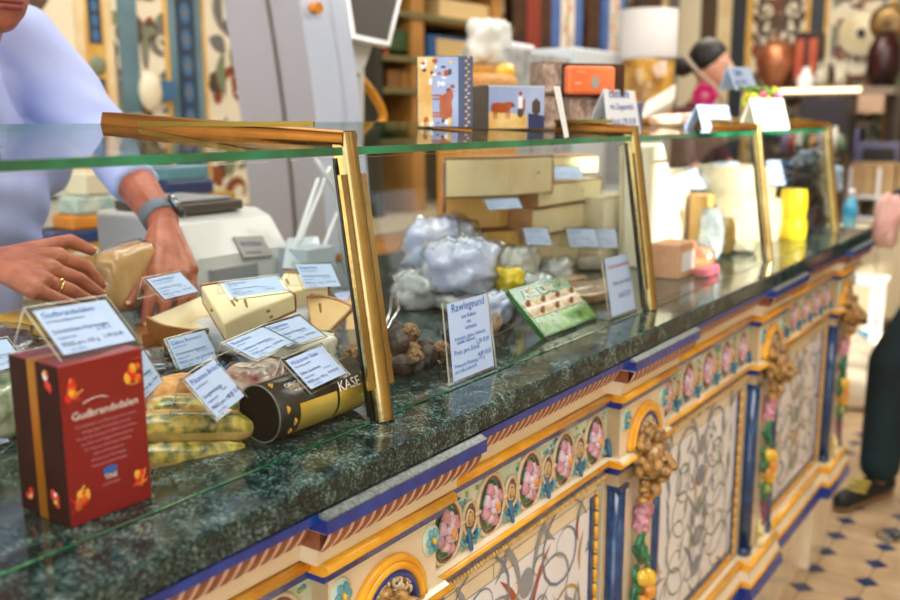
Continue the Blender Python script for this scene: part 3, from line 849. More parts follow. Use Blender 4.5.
def card(pos, yaw, tilt, roll, W, H, label, style, back=None, group='price cards in the display case', name='price_card', btilt=1.15, paper=None):
    r = thing(name, label, 'price card', pos, (roll, 0, yaw), group)
    u = V((0, 1, 0)); v = V((-math.cos(tilt), 0, math.sin(tilt))); n = u.cross(v)*-1
    if n.x < 0: n = -n
    t = .0011
    hd = MB(); o = V((0, 0, 0))
    a = [o, o+u*W, o+u*W+v*H, o+v*H]
    b_ = back if back is not None else H*math.sin(tilt)/math.sin(btilt)
    bv = V((-math.cos(btilt), 0, -math.sin(btilt)))
    def slab(q, nn, th):
        vs = [p for p in q]+[p-nn*th for p in q]
        hd.add(vs, [(0, 1, 2, 3), (7, 6, 5, 4)], 0)
        hd.add(vs, [(0, 4, 5, 1), (1, 5, 6, 2), (2, 6, 7, 3), (3, 7, 4, 0)], 1)
    slab(a, n, t*1.3)
    if b_ > 0:
        n2 = u.cross(bv); n2 = n2 if n2.x < 0 else -n2
        slab([a[3], a[2], a[2]+bv*b_, a[3]+bv*b_], n2, t)
    obj('holder', hd, [ACR, ACRE], r, local=True)
    i = .06*W
    pp = MB(); q0 = o+u*i+v*i+n*.0003
    W2, H2 = W-2*i, H-2*i
    pp.add([q0, q0+u*W2, q0+u*W2+v*H2, q0+v*H2]+[p-n*.00025 for p in (q0, q0+u*W2, q0+u*W2+v*H2, q0+v*H2)], [(0, 1, 2, 3), (7, 6, 5, 4), (0, 4, 5, 1), (1, 5, 6, 2), (2, 6, 7, 3), (3, 7, 4, 0)])
    p = obj('paper', pp, paper or PAPER, r, local=True)
    tx = MB(); prints(tx, q0, u, v, n, W2, H2, style)
    if tx.v: obj('print', tx, [INK, INKD, INKR], p, local=True)
    return r
T = CARD_T
card((-.688, .422, 1.1965), .127, .75, -.047, .088, .060, 'large clear price card standing on the near red gift box', ('card', 'Gudbrandsdalen', 'mit Karamellgeschmack', 'Schnittkäse Norwegen', '35 % F.i.Tr.', '1,99 EUR'))
card((-1.081, .828, 1.137), .106, .657, .01, .075, .052, 'price card on the brown-rinded cheese below the watch hand', T[0])
card((-.911, .799, 1.163), -.39, .426, .024, .085, .045, 'low wide price card over the pale cracked cheese', T[3])
card((-.938, .963, 1.148), -.209, .837, -.089, .072, .05, 'price card standing behind the pale cheeses, left of first brass post', T[4])
card((-1.106, 1.237, 1.052), -.215, .603, -.022, .072, .05, 'price card half hidden behind the first brass post', T[1])
card((-.960, .750, 1.069), -.2, .991, .10, .062, .050, 'upright price card right of the red box, above the baguettes', T[1])
card((-.700, .590, 1.096), .30, .88, .12, .062, .057, 'steeply tilted price card leaning over the filled baguettes', T[2])
card((-.741, .684, 1.131), .15, .322, .071, .075, .052, 'nearly flat price card over the wrapped ham, left one of an overlapping pair', T[3])
card((-.785, .775, 1.119), .057, .50, .025, .075, .052, 'price card behind another, right one of an overlapping pair', T[4])
card((-.800, .745, 1.075), -.021, .256, .109, .068, .047, 'lowest flat price card behind the black gift tube', T[0])
card((-.6715, .695, 1.104), .118, .703, .03, .075, .052, 'price card on top of the black gift tube', ('card', 'Wurzener Käse', 'Käsestange, gereift', 'Edles Geschenk', 'im Karton', '9,99 EUR'))
card((-.815, .590, 1.094), .59, 1.1, .03, .070, .050, 'price card peeking out behind the right edge of the red box', T[3])
card((-.93, .475, 1.13), .1, .7, 0, .062, .045, 'small price card seen under the card on the red box', T[4])
card((-.90, .445, 1.058), .45, 1.05, -.1, .068, .055, 'price card at the left picture edge beside the red box', T[0])
card((-.985, 1.526, 1.214), -.638, .61, .024, .08, .04, 'card laid on the front of the golden cheese block', T[1], back=0)
card((-1.005, 1.803, 1.257), -.616, .754, -.01, .095, .048, 'card on top of the pale stacked cheese halves', T[3], back=.01)
card((-.93, 1.583, 1.143), -.47, .97, -.068, .065, .045, 'first card of a row below the stacked cheeses', T[0])
card((-.905, 1.715, 1.124), -.463, 1.1, -.053, .083, .05, 'second card of a row below the stacked cheeses', T[4])
card((-.905, 1.800, 1.113), -.622, 1.2, -.042, .080, .05, 'last card of a row below the stacked cheeses, by second brass post', T[1])

def sheet_px(c4, X, th, W=None):
    """four picture corners (bl, br, tr, tl) projected on planes X -> quad in space"""
    return [at(c4[i][0], c4[i][1], X=X[i]) for i in range(4)]
def slab_quad(q, th, mb, mi=0, me=None):
    n = (q[1]-q[0]).cross(q[3]-q[0]).normalized()
    if n.x < 0: n = -n
    vs = list(q)+[p-n*th for p in q]
    mb.add(vs, [(0, 1, 2, 3), (7, 6, 5, 4)], mi); mb.add(vs, [(0, 4, 5, 1), (1, 5, 6, 2), (2, 6, 7, 3), (3, 7, 4, 0)], mi if me is None else me)
    return n
def tall_card(c4, X, label, lines, grp='tall product cards leaning inside the glass'):
    q = sheet_px(c4, X, 0)
    q[0].z = q[1].z = 1.0545
    r = thing('tall_card', label, 'product card', (q[0]+q[1])/2, (0, 0, 0), grp)
    m = MB(); n = slab_quad(q, .0025, m, 0, 1)
    f = (q[0]-q[3]).normalized(); m.box(q[0]-V((.03, .0, .001)), q[1]-V((0, 0, -.0005)), 0)
    obj('holder', m, [ACR, ACRE], r)
    u = (q[1]-q[0]); v = (q[3]-q[0])
    k = .07
    q2 = [q[0]+u*k+v*.03+n*.0006, q[0]+u*(1-k)+v*.03+n*.0006]; vv = v*.94
    m = MB(); slab_quad([q2[0], q2[1], q2[1]+vv, q2[0]+vv], .0004, m)
    p = obj('paper', m, PAPER, r)
    m = MB(); W = (q2[1]-q2[0]).length; H = vv.length; uu = (q2[1]-q2[0]).normalized(); v1 = vv.normalized()
    for (s, x, y, sz, mi) in lines: m.text(s, q2[0]+uu*(x*W)+v1*(y*H)+n*.0005, uu, v1, sz*W, mi)
    obj('print', m, [INK, INKD, INKR], p)
tall_card([(450, 387), (497, 372), (488, 291), (443, 303)], [-.664, -.664, -.70, -.70], 'tall pale blue card with blue print behind the glass',
          [('Rawlegeund', .08, .87, .17, 0), ('aus Kakao', .3, .76, .09, 0), ('mit', .42, .68, .08, 0), ('Vollmilch', .36, .60, .08, 0), ('Rohmilch, Sahne, Vollmilch', .10, .49, .07, 0), ('enthält Glukose', .14, .44, .07, 0), ('Preis pro Stück', .06, .31, .10, 0), ('1,20 EUR', .60, .37, .09, 0), ('Preis pro Packung 110 g', .05, .15, .075, 0), ('4,80 EUR', .62, .20, .09, 0), ('pro 100 g 4,36 EUR', .05, .08, .065, 0)])
tall_card([(610, 322), (637, 311), (627, 252), (602, 258)], [-.668, -.668, -.705, -.705], 'tall white card with one red line left of second brass post',
          [('Schokoladenkuss', .08, .80, .13, 2), ('Preis pro Stück', .2, .50, .13, 1), ('0,80 EUR', .36, .27, .14, 0)])

# ------------------------------------------------------------------ red gift boxes
REDB = mat('gift_red', '#8e0010', rough=.4, coat=.15, c2='#7c000c', scale=4)
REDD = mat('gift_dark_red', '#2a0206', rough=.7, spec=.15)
RIB = mat('ribbon_gold', '#b26f14', rough=.3, metal=.4)
WHT = mat('print_white', '#f2e8e4', rough=.5)
FLR = mat('flame_red', '#e02a10', rough=.4); FLY = mat('flame_yellow', '#f5b83c', rough=.4)
def giftbox(loc, rz, w, d, h, label, detail=True):
    r = thing('gift_box', label, 'gift box', loc, (0, 0, rz), None)
    # local: front face at x=0 (towards customers), y 0..w, back to x=-d
    b = MB(); b.box((-d, 0, 0), (0, w, h), 0)
    o = obj('carton', b, [REDB, REDD], r, local=True, bevel=.0012)
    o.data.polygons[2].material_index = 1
    s = MB(); s.box((-d*.60, -.0007, .0), (-d*.44, .001, h+.0004), 0); s.box((-d*.60, -.0007, h-.001), (-d*.44, w+.0005, h+.0007), 0)
    obj('ribbon', s, RIB, r, local=True)
    p = MB()
    rg = random.Random(3)
    for (yy, zz) in ((.14, .84), (.86, .86), (.14, .16), (.86, .16)):
        for k in range(7):
            a = rg.uniform(0, 6.3); q = rg.uniform(.2, 1)*.007
            p.ell((.0002, yy*w+math.cos(a)*q, zz*h+math.sin(a)*q*1.3), (.0004, rg.uniform(.002, .0045), rg.uniform(.003, .006)), nu=9, nv=4, mi=(0, 1, 0, 2, 0, 1, 2)[k])
        for k in range(4): p.cap((.0003, yy*w+rg.uniform(-.01, .01), zz*h+rg.uniform(-.012, .012)), .0006, (.0003, yy*w+rg.uniform(-.01, .01), zz*h+rg.uniform(-.012, .012)), .0003, 5, 1, k % 2)
    for (xx, zz) in ((.25, .14), (.8, .12), (.22, .9)):
        for k in range(5):
            p.ell((-d*xx+rg.uniform(-.004, .004), -.0003, zz*h+rg.uniform(-.006, .006)), (rg.uniform(.002, .004), .0004, rg.uniform(.002, .005)), nu=9, nv=4, mi=(0, 1, 0, 3, 0)[k])
    if detail:
        u, v = V((0, 1, 0)), V((0, 0, 1))
        p.text('Gudbrandsdalen', (.0005, .50*w, .655*h), u, v, .0098, 3, 'c')
        p.tube([(.0006, w*(.24+.3*t), h*(.745+.02*math.sin(3*t))) for t in (0, .25, .5, .75, 1)], .0004, 5, 3)
        for i, s_ in enumerate(('Der Klassiker aus Norwegen mit seinem', 'einzigartigen Karamellgeschmack', 'Für die Bereitung wird Molke mit Sahne', 'aus Kuh- und Ziegenmilch gekocht', 'Ein Genuss auf frischen Waffeln', 'oder auf Knäckebrot', 'Brunost aus Norwegen', 'Käse nach altem Rezept')):
            p.text(s_, (.0005, .5*w, (.60-.038*i)*h), u, v, .0036, 4, 'c')
        p.prism([(.5*w-.006, .262*h), (.5*w+.006, .262*h), (.5*w+.007, .30*h), (.5*w, .315*h), (.5*w-.007, .30*h)], 'x', .0001, .0005, 5)
        p.text('TINE', (.0006, .5*w, .232*h), u, v, .006, 3, 'c'); p.text('NORWEGEN', (.0005, .5*w, .195*h), u, v, .003, 4, 'c')
    obj('print', p, [FLR, FLY, mat('flame_orange', '#e06a1c', rough=.4), WHT, mat('print_rose', '#c98a92', rough=.5), INK], r, local=True)
    return r
giftbox((-.6825, .414, 1.0535), -.015, .081, .076, .1405, 'red gift box with white lettering and gold ribbon at the near left')
giftbox((-.80, .31, 1.0535), .1, .085, .06, .052, 'low red box mostly hidden behind the large red gift box', False)

# ------------------------------------------------------------------ filled baguettes
CRUST = mat('bread_crust', '#c9853e', c2='#e3b170', rough=.5, scale=70, bump=.25, bscale=160)
CRUSTP = mat('bread_pale', '#d8c07e', c2='#cfae66', rough=.4, scale=60, bump=.2, bscale=200, coat=.3)
FILL = mat('herb_filling', '#3c5a16', c2='#e8cf62', rough=.3, scale=85, coat=.4)
def baguette(p0, p1, r, label):
    p0, p1 = V(p0), V(p1); d = (p1-p0); L = d.length
    t = thing('filled_baguette', label, 'sandwich', p0-V((0, 0, r)), (0, 0, 0), 'filled baguettes in film')
    ax = d.normalized(); side = ax.cross(V((0, 0, 1))).normalized()
    if side.x < 0: side = -side
    def half(off, rr, w_, nm, mt, seed, bulge):
        m = MB(); rg = random.Random(seed); up = ax.cross(side)
        def f(u, v):
            a = u*2*PI; s_ = v; prof = (1-abs(2*s_-1)**5)**.5
            k = rr*prof*(1+.05*noise.noise(V((s_*9, math.cos(a), seed)))+bulge*noise.noise(V((s_*16, math.cos(a)*2, math.sin(a)*2+seed))))
            return p0+ax*(L*s_)+side*(off+math.cos(a)*w_*prof**.7)+up*(math.sin(a)*k)
        m.grid(f, 20, 40, 0, True, cu=True)
        return obj(nm, m, mt, t)
    half(-r*.95, r, r*.55, 'bread', CRUST, 1, .04)
    half(-r*.30, r*.93, r*.45, 'filling', FILL, 5, .16)
    half(r*.12, r*.86, r*.28, 'filling', FILL, 9, .10)
    m = MB()
    up = V((0, 0, 1))
    def f(u, v):
        a = -PI*.95+u*PI*.9; s_ = v; prof = max(0, (1-abs(2*s_-1)**6))**.5
        return p0+ax*(L*s_)+side*(r*.05+math.cos(a)*r*.52*prof)+V((0, 0, math.sin(a)*r*.95*prof+.0))
    m.grid(f, 12, 30, 0, True); 
    obj('lower_crust', m, CRUSTP, t)
    m = MB()
    def g(u, v):
        a = u*2*PI; prof = (1-abs(2*v-1)**7)**.5
        rr = r*1.05*prof*(1+.03*noise.noise(V((v*30, a*2, 3))))
        return p0+ax*(L*(v*1.06-.03))+side*(math.cos(a)*rr-r*.3)+V((0, 0, math.sin(a)*rr))
    m.grid(g, 24, 30, 0, True, cu=True)
    obj('film', m, FILM, t)
    return t
baguette(at(133, 459, X=-.755), at(254, 456, X=-.712), .0165, 'lower front filled baguette with green and yellow filling')
baguette(at(133, 430, X=-.765), at(254, 427, X=-.722), .0165, 'upper front filled baguette lying on the lowest one')
baguette(at(150, 440, X=-.80), at(268, 437, X=-.75), .0165, 'orange-crusted baguette behind the lower front one')
baguette(at(150, 411, X=-.805), at(270, 412, X=-.757), .0165, 'spiced baguette end lying highest at the back')

# ------------------------------------------------------------------ black gift tube
BLK = mat('tube_black', '#0c0b0a', rough=.3, coat=.25)
GLD = mat('tube_gold', '#d9b43c', rough=.25, metal=.5, c2='#efd772', scale=12)
t = thing('gift_tube', 'black and gold rounded cheese gift carton lying beside the first brass post', 'gift carton', (-.70, .74, 1.0535))
ty0, ty1 = .655, .800; tx, tz, tr = -.709, 1.0852, .0312
body = MB().cyl((tx, ty0, tz), (tx, ty1, tz), tr, n=40, capm=1)
obj('carton', body, [BLK, mat('tube_end', '#070707', rough=.9, spec=.1)], t)
rim = MB().tube([(tx+tr*math.cos(a*PI/18), ty0-.0005, tz+tr*math.sin(a*PI/18)) for a in range(36)], .0009, 6, 0, closed=True)
obj('end_rim', rim, mat('tube_grey', '#777468', rough=.3), t)
def cyl_patch(mb, a0, a1, y0, y1, rr, mi, n=14):
    mb.grid(lambda u, v: V((tx+rr*math.cos(a0+(a1-a0)*u), y0+(y1-y0)*v, tz+rr*math.sin(a0+(a1-a0)*u))), n, 1, mi)
lb = MB(); cyl_patch(lb, -.95, .28, ty0+.030, ty0+.088, tr+.0003, 0); cyl_patch(lb, -.95, .28, ty0+.092, ty1-.003, tr+.0003, 0)
obj('label', lb, GLD, t)
tp = MB()
def ctext(s, a, y, size, mi, w=None):
    vs, fs, wd_ = glyphs(s)
    tp.add([V((tx+(tr+.0007)*math.cos(a+py*size/tr), y+px*size, tz+(tr+.0007)*math.sin(a+py*size/tr))) for px, py in vs], fs, mi)
ctext('ORIGINAL', .95, ty0+.022, .0085, 0); ctext('WURZENER', .72, ty0+.030, .0045, 0); ctext('KÄSE', .22, ty0+.092, .016, 0)
cyl_patch(tp, .88, .91, ty0+.025, ty0+.055, tr+.0007, 1)
for (a, y) in ((.15, .012), (-.35, .022), (-.7, .018), (1.2, .008), (.5, .135)):
    for q in range(3): tp.ell((tx+tr*math.cos(a+.06*q), ty0+y+.0022*(q % 2), tz+tr*math.sin(a+.06*q)), (.0012, .0015, .0030), nu=7, nv=4, mi=1)
obj('print', tp, [WHT, mat('print_gold', '#e0a32e', rough=.4)], t)

def lump(name, loc, dims, rot, mt, label, cat, grp=None, amp=.18, fr=2.2, seed=0, film=False, power=3.5, parts=None):
    """a soft rounded block (superellipsoid) with creases"""
    root = thing(name, label, cat, loc, rot, grp)
    a, b, c = dims
    def f(u, v, k=1.0, am=amp):
        th = u*2*PI; ph = (v-.5)*PI*.995
        d = V((math.cos(ph)*math.cos(th), math.cos(ph)*math.sin(th), math.sin(ph)))
        q = (abs(d.x)**power+abs(d.y)**power+abs(d.z)**power)**(-1/power)
        k2 = k*(1+am*noise.fractal(d*fr+V((seed, 0, 0)), .8, 2, 3))
        return V((d.x*q*a/2*k2, d.y*q*b/2*k2, max(0, d.z*q*c/2*k2+c/2)))
    m = MB().grid(f, 32, 18, 0, True, cu=True)
    obj('content', m, mt, root, local=True)
    if film:
        m = MB().grid(lambda u, v: f(u, v, 1.06, amp*1.6), 32, 18, 0, True, cu=True)
        obj('wrapping', m, FILM, root, local=True)
    return root
# ------------------------------------------------------------------ cheeses near the front
def cheese_mats(nm, paste, rind): return [mat('paste_'+nm, paste[0], c2=paste[1], rough=.38, scale=25, sss=.15, spec=.5, bump=.08, bscale=40), mat('rind_'+nm, rind[0], c2=rind[1], rough=.4, scale=30, bump=.15, bscale=60, coat=.25)]
CH = dict(pale=cheese_mats('pale', ('#ecd7a4', '#f3e5be'), ('#b0703a', '#c98c50')), brown=cheese_mats('brown', ('#e6cd98', '#efdcb2'), ('#9c5a26', '#b97a3a')),
          orange=cheese_mats('orange', ('#e2b878', '#ecc890'), ('#cf7a5a', '#e0a080')), gold=cheese_mats('gold', ('#dfae55', '#e8c076'), ('#8a4a1e', '#a8642c')),
          cream=cheese_mats('cream', ('#eadcae', '#efe4bf'), ('#c08a55', '#a66f42')), white=cheese_mats('white', ('#f2ead2', '#f7f1e0'), ('#e6dcc0', '#d8ccab')),
          yellow=cheese_mats('yellow', ('#f3df7a', '#f5e58e'), ('#f0cf10', '#f4dd2a')), blue=cheese_mats('blue', ('#e9e4cc', '#d9dccb'), ('#c9c2a8', '#b7b49c')))
def cheese(loc, r, h, ang, rot, kind, label, top='paste', cracks=0, grp=None, name='cheese_wedge', cat='cheese', seed=1):
    """a sector of a round cheese, tip at the origin, base on z=0; rot = euler"""
    root = thing(name, label, cat, loc, rot, grp)
    ms = CH[kind]; n = max(8, int(ang/PI*20)); A = [-ang/2+ang*i/n for i in range(n+1)]; rd = .004
    full = ang > 6.2
    pts = [(r*.99*math.cos(a), r*.99*math.sin(a)) for a in A]
    if not full: pts = [(0, 0)]+pts
    m = MB().prism(pts if not full else pts[:-1], 'z', .002, h-(.002 if top == 'paste' else .003), 0)
    rg = random.Random(seed)
    obj('paste', m, ms[0], root, local=True, bevel=.003)
    m = MB()
    def outer(u, v):
        a = -ang/2+ang*u; k = r*(1.0+.006*math.sin(7*a+seed)); b = math.sin(PI*v)*.05*h
        return V(((k+b)*math.cos(a), (k+b)*math.sin(a), h*v))
    m.grid(outer, n, 6, 0, True)
    m.grid(lambda u, v: V((r*(1-.0-.97*v)*math.cos(-ang/2+ang*u), r*(1-.97*v)*math.sin(-ang/2+ang*u), 0)), n, 1, 0)
    if top == 'rind': m.grid(lambda u, v: V((r*(1-.985*v)*math.cos(-ang/2+ang*u), r*(1-.985*v)*math.sin(-ang/2+ang*u), h)), n, 1, 0)
    else: m.grid(lambda u, v: V(((r-.003*v)*math.cos(-ang/2+ang*u), (r-.003*v)*math.sin(-ang/2+ang*u), h)), n, 1, 0)
    obj('rind', m, ms[1], root, local=True)
    if cracks:
        c = MB()
        for q in range(cracks):
            x, y = r*rg.uniform(.3, .75), r*rg.uniform(-.3, .3)*ang/2; l = rg.uniform(.008, .02); a = rg.uniform(.2, .9)
            if top == 'paste': c.cap((x, y, h-.0015), .0014, (x+l*math.cos(a), y+l*math.sin(a), h-.0015), .0022, 8, 2)
            s_ = rg.choice((-1, 1)); ca, sa = math.cos(s_*ang/2), math.sin(s_*ang/2); rr = r*rg.uniform(.3, .8)
            c.ell((rr*ca*.99, rr*sa*.99, h*rg.uniform(.3, .7)), (.0035, .0035, .002), nu=8, nv=5)
        obj('holes', c, mat('cheese_hole', '#9a7436', rough=.6), root, local=True)
    return root
W0 = 1.0535
def tl(ang, rz):
    return (Matrix.Rotation(ang, 3, V((.77, .64, 0)).normalized()) @ Matrix.Rotation(rz, 3, 'Z')).to_euler()
G1 = 'cut cheeses left of the first brass post'
cheese((-1.12, .94, W0+.040), .10, .042, 1.7, tl(.38, -.9), 'brown', 'cut cheese with brown rind and pale top under the watch hand', grp=G1)
p = at(226, 343, X=-.95); cheese(p, .12, .032, 1.25, tl(.32, 2.05), 'pale', 'large pale cheese wedge with dark cracks in the middle of the front heap', cracks=3, grp=G1, seed=3)
p = at(268, 322, X=-1.02); cheese(p, .11, .040, .8, tl(.22, 1.7), 'pale', 'pale cheese wedge with brown edge behind the cracked one', cracks=1, grp=G1, seed=5)
p = at(315, 350, X=-.92); cheese(p, .088, .016, .85, tl(.75, 2.0), 'orange', 'flat orange triangle of cheese with reddish rind', grp=G1, seed=6, cracks=1)
p = at(345, 343, X=-1.0); cheese(p, .085, .020, .8, tl(.7, 1.8), 'orange', 'orange cheese wedge half behind the first brass post', grp=G1, seed=7)
lump('cheese_base_pack', (-1.03, .98, W0), (.15, .22, .055), (0, 0, .1), MATS['wrap_grey'] if 'wrap_grey' in MATS else PAPERW, 'low grey pack carrying the heap of pale cheese wedges', 'wrapped food', None, .08, 2, 31, True, 5)
cheese((-1.20, .86, W0), .08, .03, 2.0, (0, 0, .5), 'gold', 'small golden cheese piece under the brown rind', top='rind', grp=G1, seed=8)

HAM = mat('ham_marbled', '#a8352c', c2='#efe0cf', rough=.3, scale=45, coat=.4)
WRAPW = mat('wrap_white', '#e8e6df', c2='#cfd3d0', rough=.35, scale=20, bump=.3, bscale=50, coat=.3)
REFLB = mat('lavender_reflection', '#b4bfe6', c2='#dfe6f6', rough=.4, scale=12, bump=.5, bscale=30, coat=.2)  # colour of shirt reflections on the glass, put on solid lumps
WRAPG = mat('wrap_grey', '#9aa3a8', c2='#d5d9da', rough=.3, scale=14, bump=.5, bscale=30, coat=.3)
DARKP = mat('pack_dark', '#1d2330', c2='#4c5668', rough=.2, scale=16, coat=.6, bump=.3, bscale=40)
OLIVE = mat('pack_herb_green', '#5c7c4a', c2='#c8cbb2', rough=.3, scale=60, coat=.4)
lump('wrapped_ham', (-.80, .74, W0), (.07, .09, .055), (0, 0, .3), HAM, 'red and white marbled ham in film under the overlapping cards', 'wrapped food', film=True, seed=1)
lump('wrapped_ham', (-.86, .87, W0), (.07, .11, .055), (0, 0, .1), mat('fresh_cheese_herb', '#eeeade', c2='#dcdac2', rough=.4, scale=60), 'white fresh cheese roll in film beside the wrapped ham', 'wrapped food', film=True, seed=2)
lump('dark_package', (-.93, .87, W0), (.05, .09, .03), (0, 0, .1), DARKP, 'small dark package behind the black gift tube', 'wrapped food', seed=3)
lump('wrapped_dark_pack', (-1.15, .58, W0), (.16, .17, .07), (0, 0, .4), DARKP, 'dark blue crinkled film pack under the left hand', 'wrapped food', film=True, seed=4, amp=.3)
lump('wrapped_dark_pack', (-1.02, .70, W0), (.12, .12, .04), (0, 0, .9), DARKP, 'dark film pack behind the red gift box card', 'wrapped food', film=True, seed=5, amp=.3)
lump('herb_pack', (-.98, .47, W0), (.12, .12, .07), (0, 0, .2), OLIVE, 'pale green herb cheese pack at the left picture edge', 'wrapped food', film=True, seed=6)
lump('held_cheese', (-1.235, .885, 1.105), (.05, .10, .095), (0.1, 0, .25), mat('held_tan', '#c99a5c', c2='#d9b27c', rough=.35, scale=20, coat=.4), 'tan wrapped cheese block gripped between the two hands', 'cheese', film=True, seed=7, amp=.05, power=6)
lump('film_bundle', (-1.28, .97, 1.07), (.10, .10, .10), (0, 0, .4), WRAPG, 'crumpled clear film between the two hands', 'wrapped food', film=True, seed=8, amp=.35)
lump('wrapped_yellow_cheese', (-1.22, .73, W0+.0), (.10, .13, .075), (0, 0, .2), mat('mustard_wrap', '#b8902e', c2='#d2aa48', rough=.4, scale=10, coat=.3), 'mustard yellow cheese slab under the left hand', 'cheese', seed=9, amp=.05, power=6)
lump('orange_snack', (-.98, .66, W0), (.05, .07, .05), (0, 0, .2), mat('orange_snack', '#b85a1e', c2='#dca24e', rough=.5, scale=70, bump=.4), 'small orange-brown snack pack right of the red box card', 'wrapped food', seed=10, film=True)
lump('brown_slab', (-.86, .64, W0), (.05, .13, .045), (0, 0, .1), CRUST, 'flat brown bread slab behind the tilted card', 'bread', seed=11, power=5, amp=.06)

# ------------------------------------------------------------------ second bay: truffles, chocolate box, trays
TRUF = mat('truffle_nut', '#3a2417', c2='#b98e5e', rough=.55, scale=190, bump=.8, bscale=220)
TRUD = mat('truffle_dark', '#241712', c2='#4b3a31', rough=.4, scale=60, bump=.3, bscale=120)
FOIL = mat('tray_black', '#0f1a24', rough=.25, coat=.6)
def tray(loc, rz, w, d, h, label, mt=FOIL):
    r = thing('tray', label, 'tray', loc, (0, 0, rz))
    m = MB(); n = 48
    def ring(k, z, wob): 
        o = []
        for i in range(n):
            a = 2*PI*i/n; c, s = math.cos(a), math.sin(a); q = (abs(c)**5+abs(s)**5)**(-1/5)
            rr = q*(1+wob*(.02 if i % 2 else -.02)); o.append(V((c*rr*d/2*k, s*rr*w/2*k, z)))
        return o
    rings = [ring(.84, .0015, 0), ring(.90, h*.3, 1), ring(.96, h*.8, 1), ring(1.0, h, 0), ring(1.04, h, 0), ring(1.04, h-.001, 0), ring(.98, h*.6, 1), ring(.86, 0, 0)]
    for a, b in zip(rings, rings[1:]): m.add(a+b, [(i, (i+1) % n, (i+1) % n+n, i+n) for i in range(n)], 0, True)
    m.add(rings[0], [tuple(range(n))], 0); m.add(rings[-1], [tuple(range(n))[::-1]], 0)
    obj('dish', m, mt, r, local=True)
    return r
tray((-.785, .985, W0), .15, .13, .11, .022, 'black crimped tray of truffles behind the first brass post')
tm = MB().ell((0, 0, .0145), .0145, nu=20, nv=12, fn=lambda p: 1+.05*noise.noise(p*4)).mesh('chocolate_truffle', TRUF)
tm2 = MB().ell((0, 0, .0145), .0145, nu=20, nv=12, fn=lambda p: 1+.03*noise.noise(p*3)).mesh('chocolate_truffle', TRUD)
rg = random.Random(5)
k = 0
for i in range(4):
    for j in range(4):
        o = bpy.data.objects.new('chocolate_truffle', tm if (i+j) % 2 == 0 else tm2); col.objects.link(o)
        o.location = (-.785-.042+.0285*i+rg.uniform(-.001, .001), .985-.045+.030*j, W0+.0035); o.rotation_euler.z = rg.random()*6
        setp(o, 'nut-coated chocolate truffle in the black crimped tray' if (i+j) % 2 == 0 else 'dark chocolate truffle in the black crimped tray', 'truffle', 'truffles in the crimped tray')
for (i, j) in ((0, 0), (1, 1), (2, 0), (0, 2), (1, 2)):
    o = bpy.data.objects.new('chocolate_truffle', tm if (i+j) % 2 else tm2); col.objects.link(o)
    o.location = (-.785-.028+.0285*i, .985-.030+.030*j, W0+.0265)
    setp(o, 'nut-coated chocolate truffle in the black crimped tray' if (i+j) % 2 else 'dark chocolate truffle in the black crimped tray', 'truffle', 'truffles in the crimped tray')
STEEL = mat('steel', '#cfd2d4', rough=.2, metal=1.)
tg = MB()
for s in (-1, 1): tg.tube([(-.76, .93+s*.004, 1.118+.001*s), (-.80, 1.00+s*.010, 1.128), (-.85, 1.06+s*.004, 1.135)], .0022, 6)
single('serving_tongs', tg, STEEL, 'steel serving tongs lying across the truffles', 'tongs')
tray((-.76, 1.15, W0), .1, .11, .08, .024, 'dark crimped tray left of the green chocolate box')
CHOC = mat('chocolate_wrap', '#6b5648', c2='#cbb8a6', rough=.3, scale=40, coat=.4)
rg = random.Random(12)
cb = MB().ell((0, 0, .02), (.012, .022, .020), nu=16, nv=10).mesh('chocolate_bar', CHOC)
for i in range(6):
    o = bpy.data.objects.new('chocolate_finger', cb); col.objects.link(o)
    o.location = (-.76+rg.uniform(-.015, .015), 1.107+.017*i, W0+.004); o.rotation_euler = (0, .3, .4)
    setp(o, 'striped brown and white chocolate in the dark crimped tray', 'chocolate', 'striped chocolates in the dark tray')
# green chocolate box leaning back
q = [at(545, 352, X=-.69), at(598, 333, X=-.69), at(563, 276, X=-.775), at(508, 290, X=-.775)]
for p in q[:2]: p.z = 1.0545+.004
GREENB = mat('box_green', '#065c22', c2='#0e7030', rough=.25, coat=.5, scale=20)
GREEN2 = mat('box_green_leafy', '#0e5a1e', c2='#6fa548', rough=.25, coat=.5, scale=60)
b = thing('chocolate_box', 'green chocolate box leaning back behind the glass beside the tall cards', 'chocolate box', (q[0]+q[1])/2)
m = MB(); n = slab_quad(q, .009, m)
obj('carton', m, GREENB, b, bevel=.001)
uu = (q[1]-q[0]).normalized(); vv = (q[3]-q[0]).normalized(); W_ = (q[1]-q[0]).length; H_ = (q[3]-q[0]).length
m = MB()
def on(x, y, d=.0004): return q[0]+uu*(x*W_)+vv*(y*H_)+n*d
m.add([on(.03, .03), on(.97, .03), on(.97, .36), on(.03, .36)], [(0, 1, 2, 3)], 0)
m.add([on(.03, .37), on(.97, .37), on(.97, .70), on(.03, .70)], [(0, 1, 2, 3)], 1)
m.add([on(.03, .52, .0008), on(.97, .52, .0008), on(.97, .57, .0008), on(.03, .57, .0008)], [(0, 1, 2, 3)], 2)
rg = random.Random(2)
for r_ in range(2):
    for i in range(7):
        c = on(.10+.133*i, .44+.19*r_, .002); m.ell(c, (.0035, .006, .008), nu=10, nv=6, mi=3 if (i+r_) % 2 else 4)
m.ell(on(.85, .86, .001), (.002, .008, .006), nu=12, nv=5, mi=1); m.ell(on(.30, .90, .001), (.002, .005, .006), nu=12, nv=5, mi=4)
m.text('Alm Chic', on(.14, .75, .0012), uu, vv, .027, 2)
obj('print', m, [GREEN2, mat('choc_photo', '#b99a78', c2='#e8dac6', rough=.4, scale=90), WHT, mat('praline_brown', '#8a5a34', rough=.4), mat('praline_cream', '#ecdcb8', rough=.4)], b)

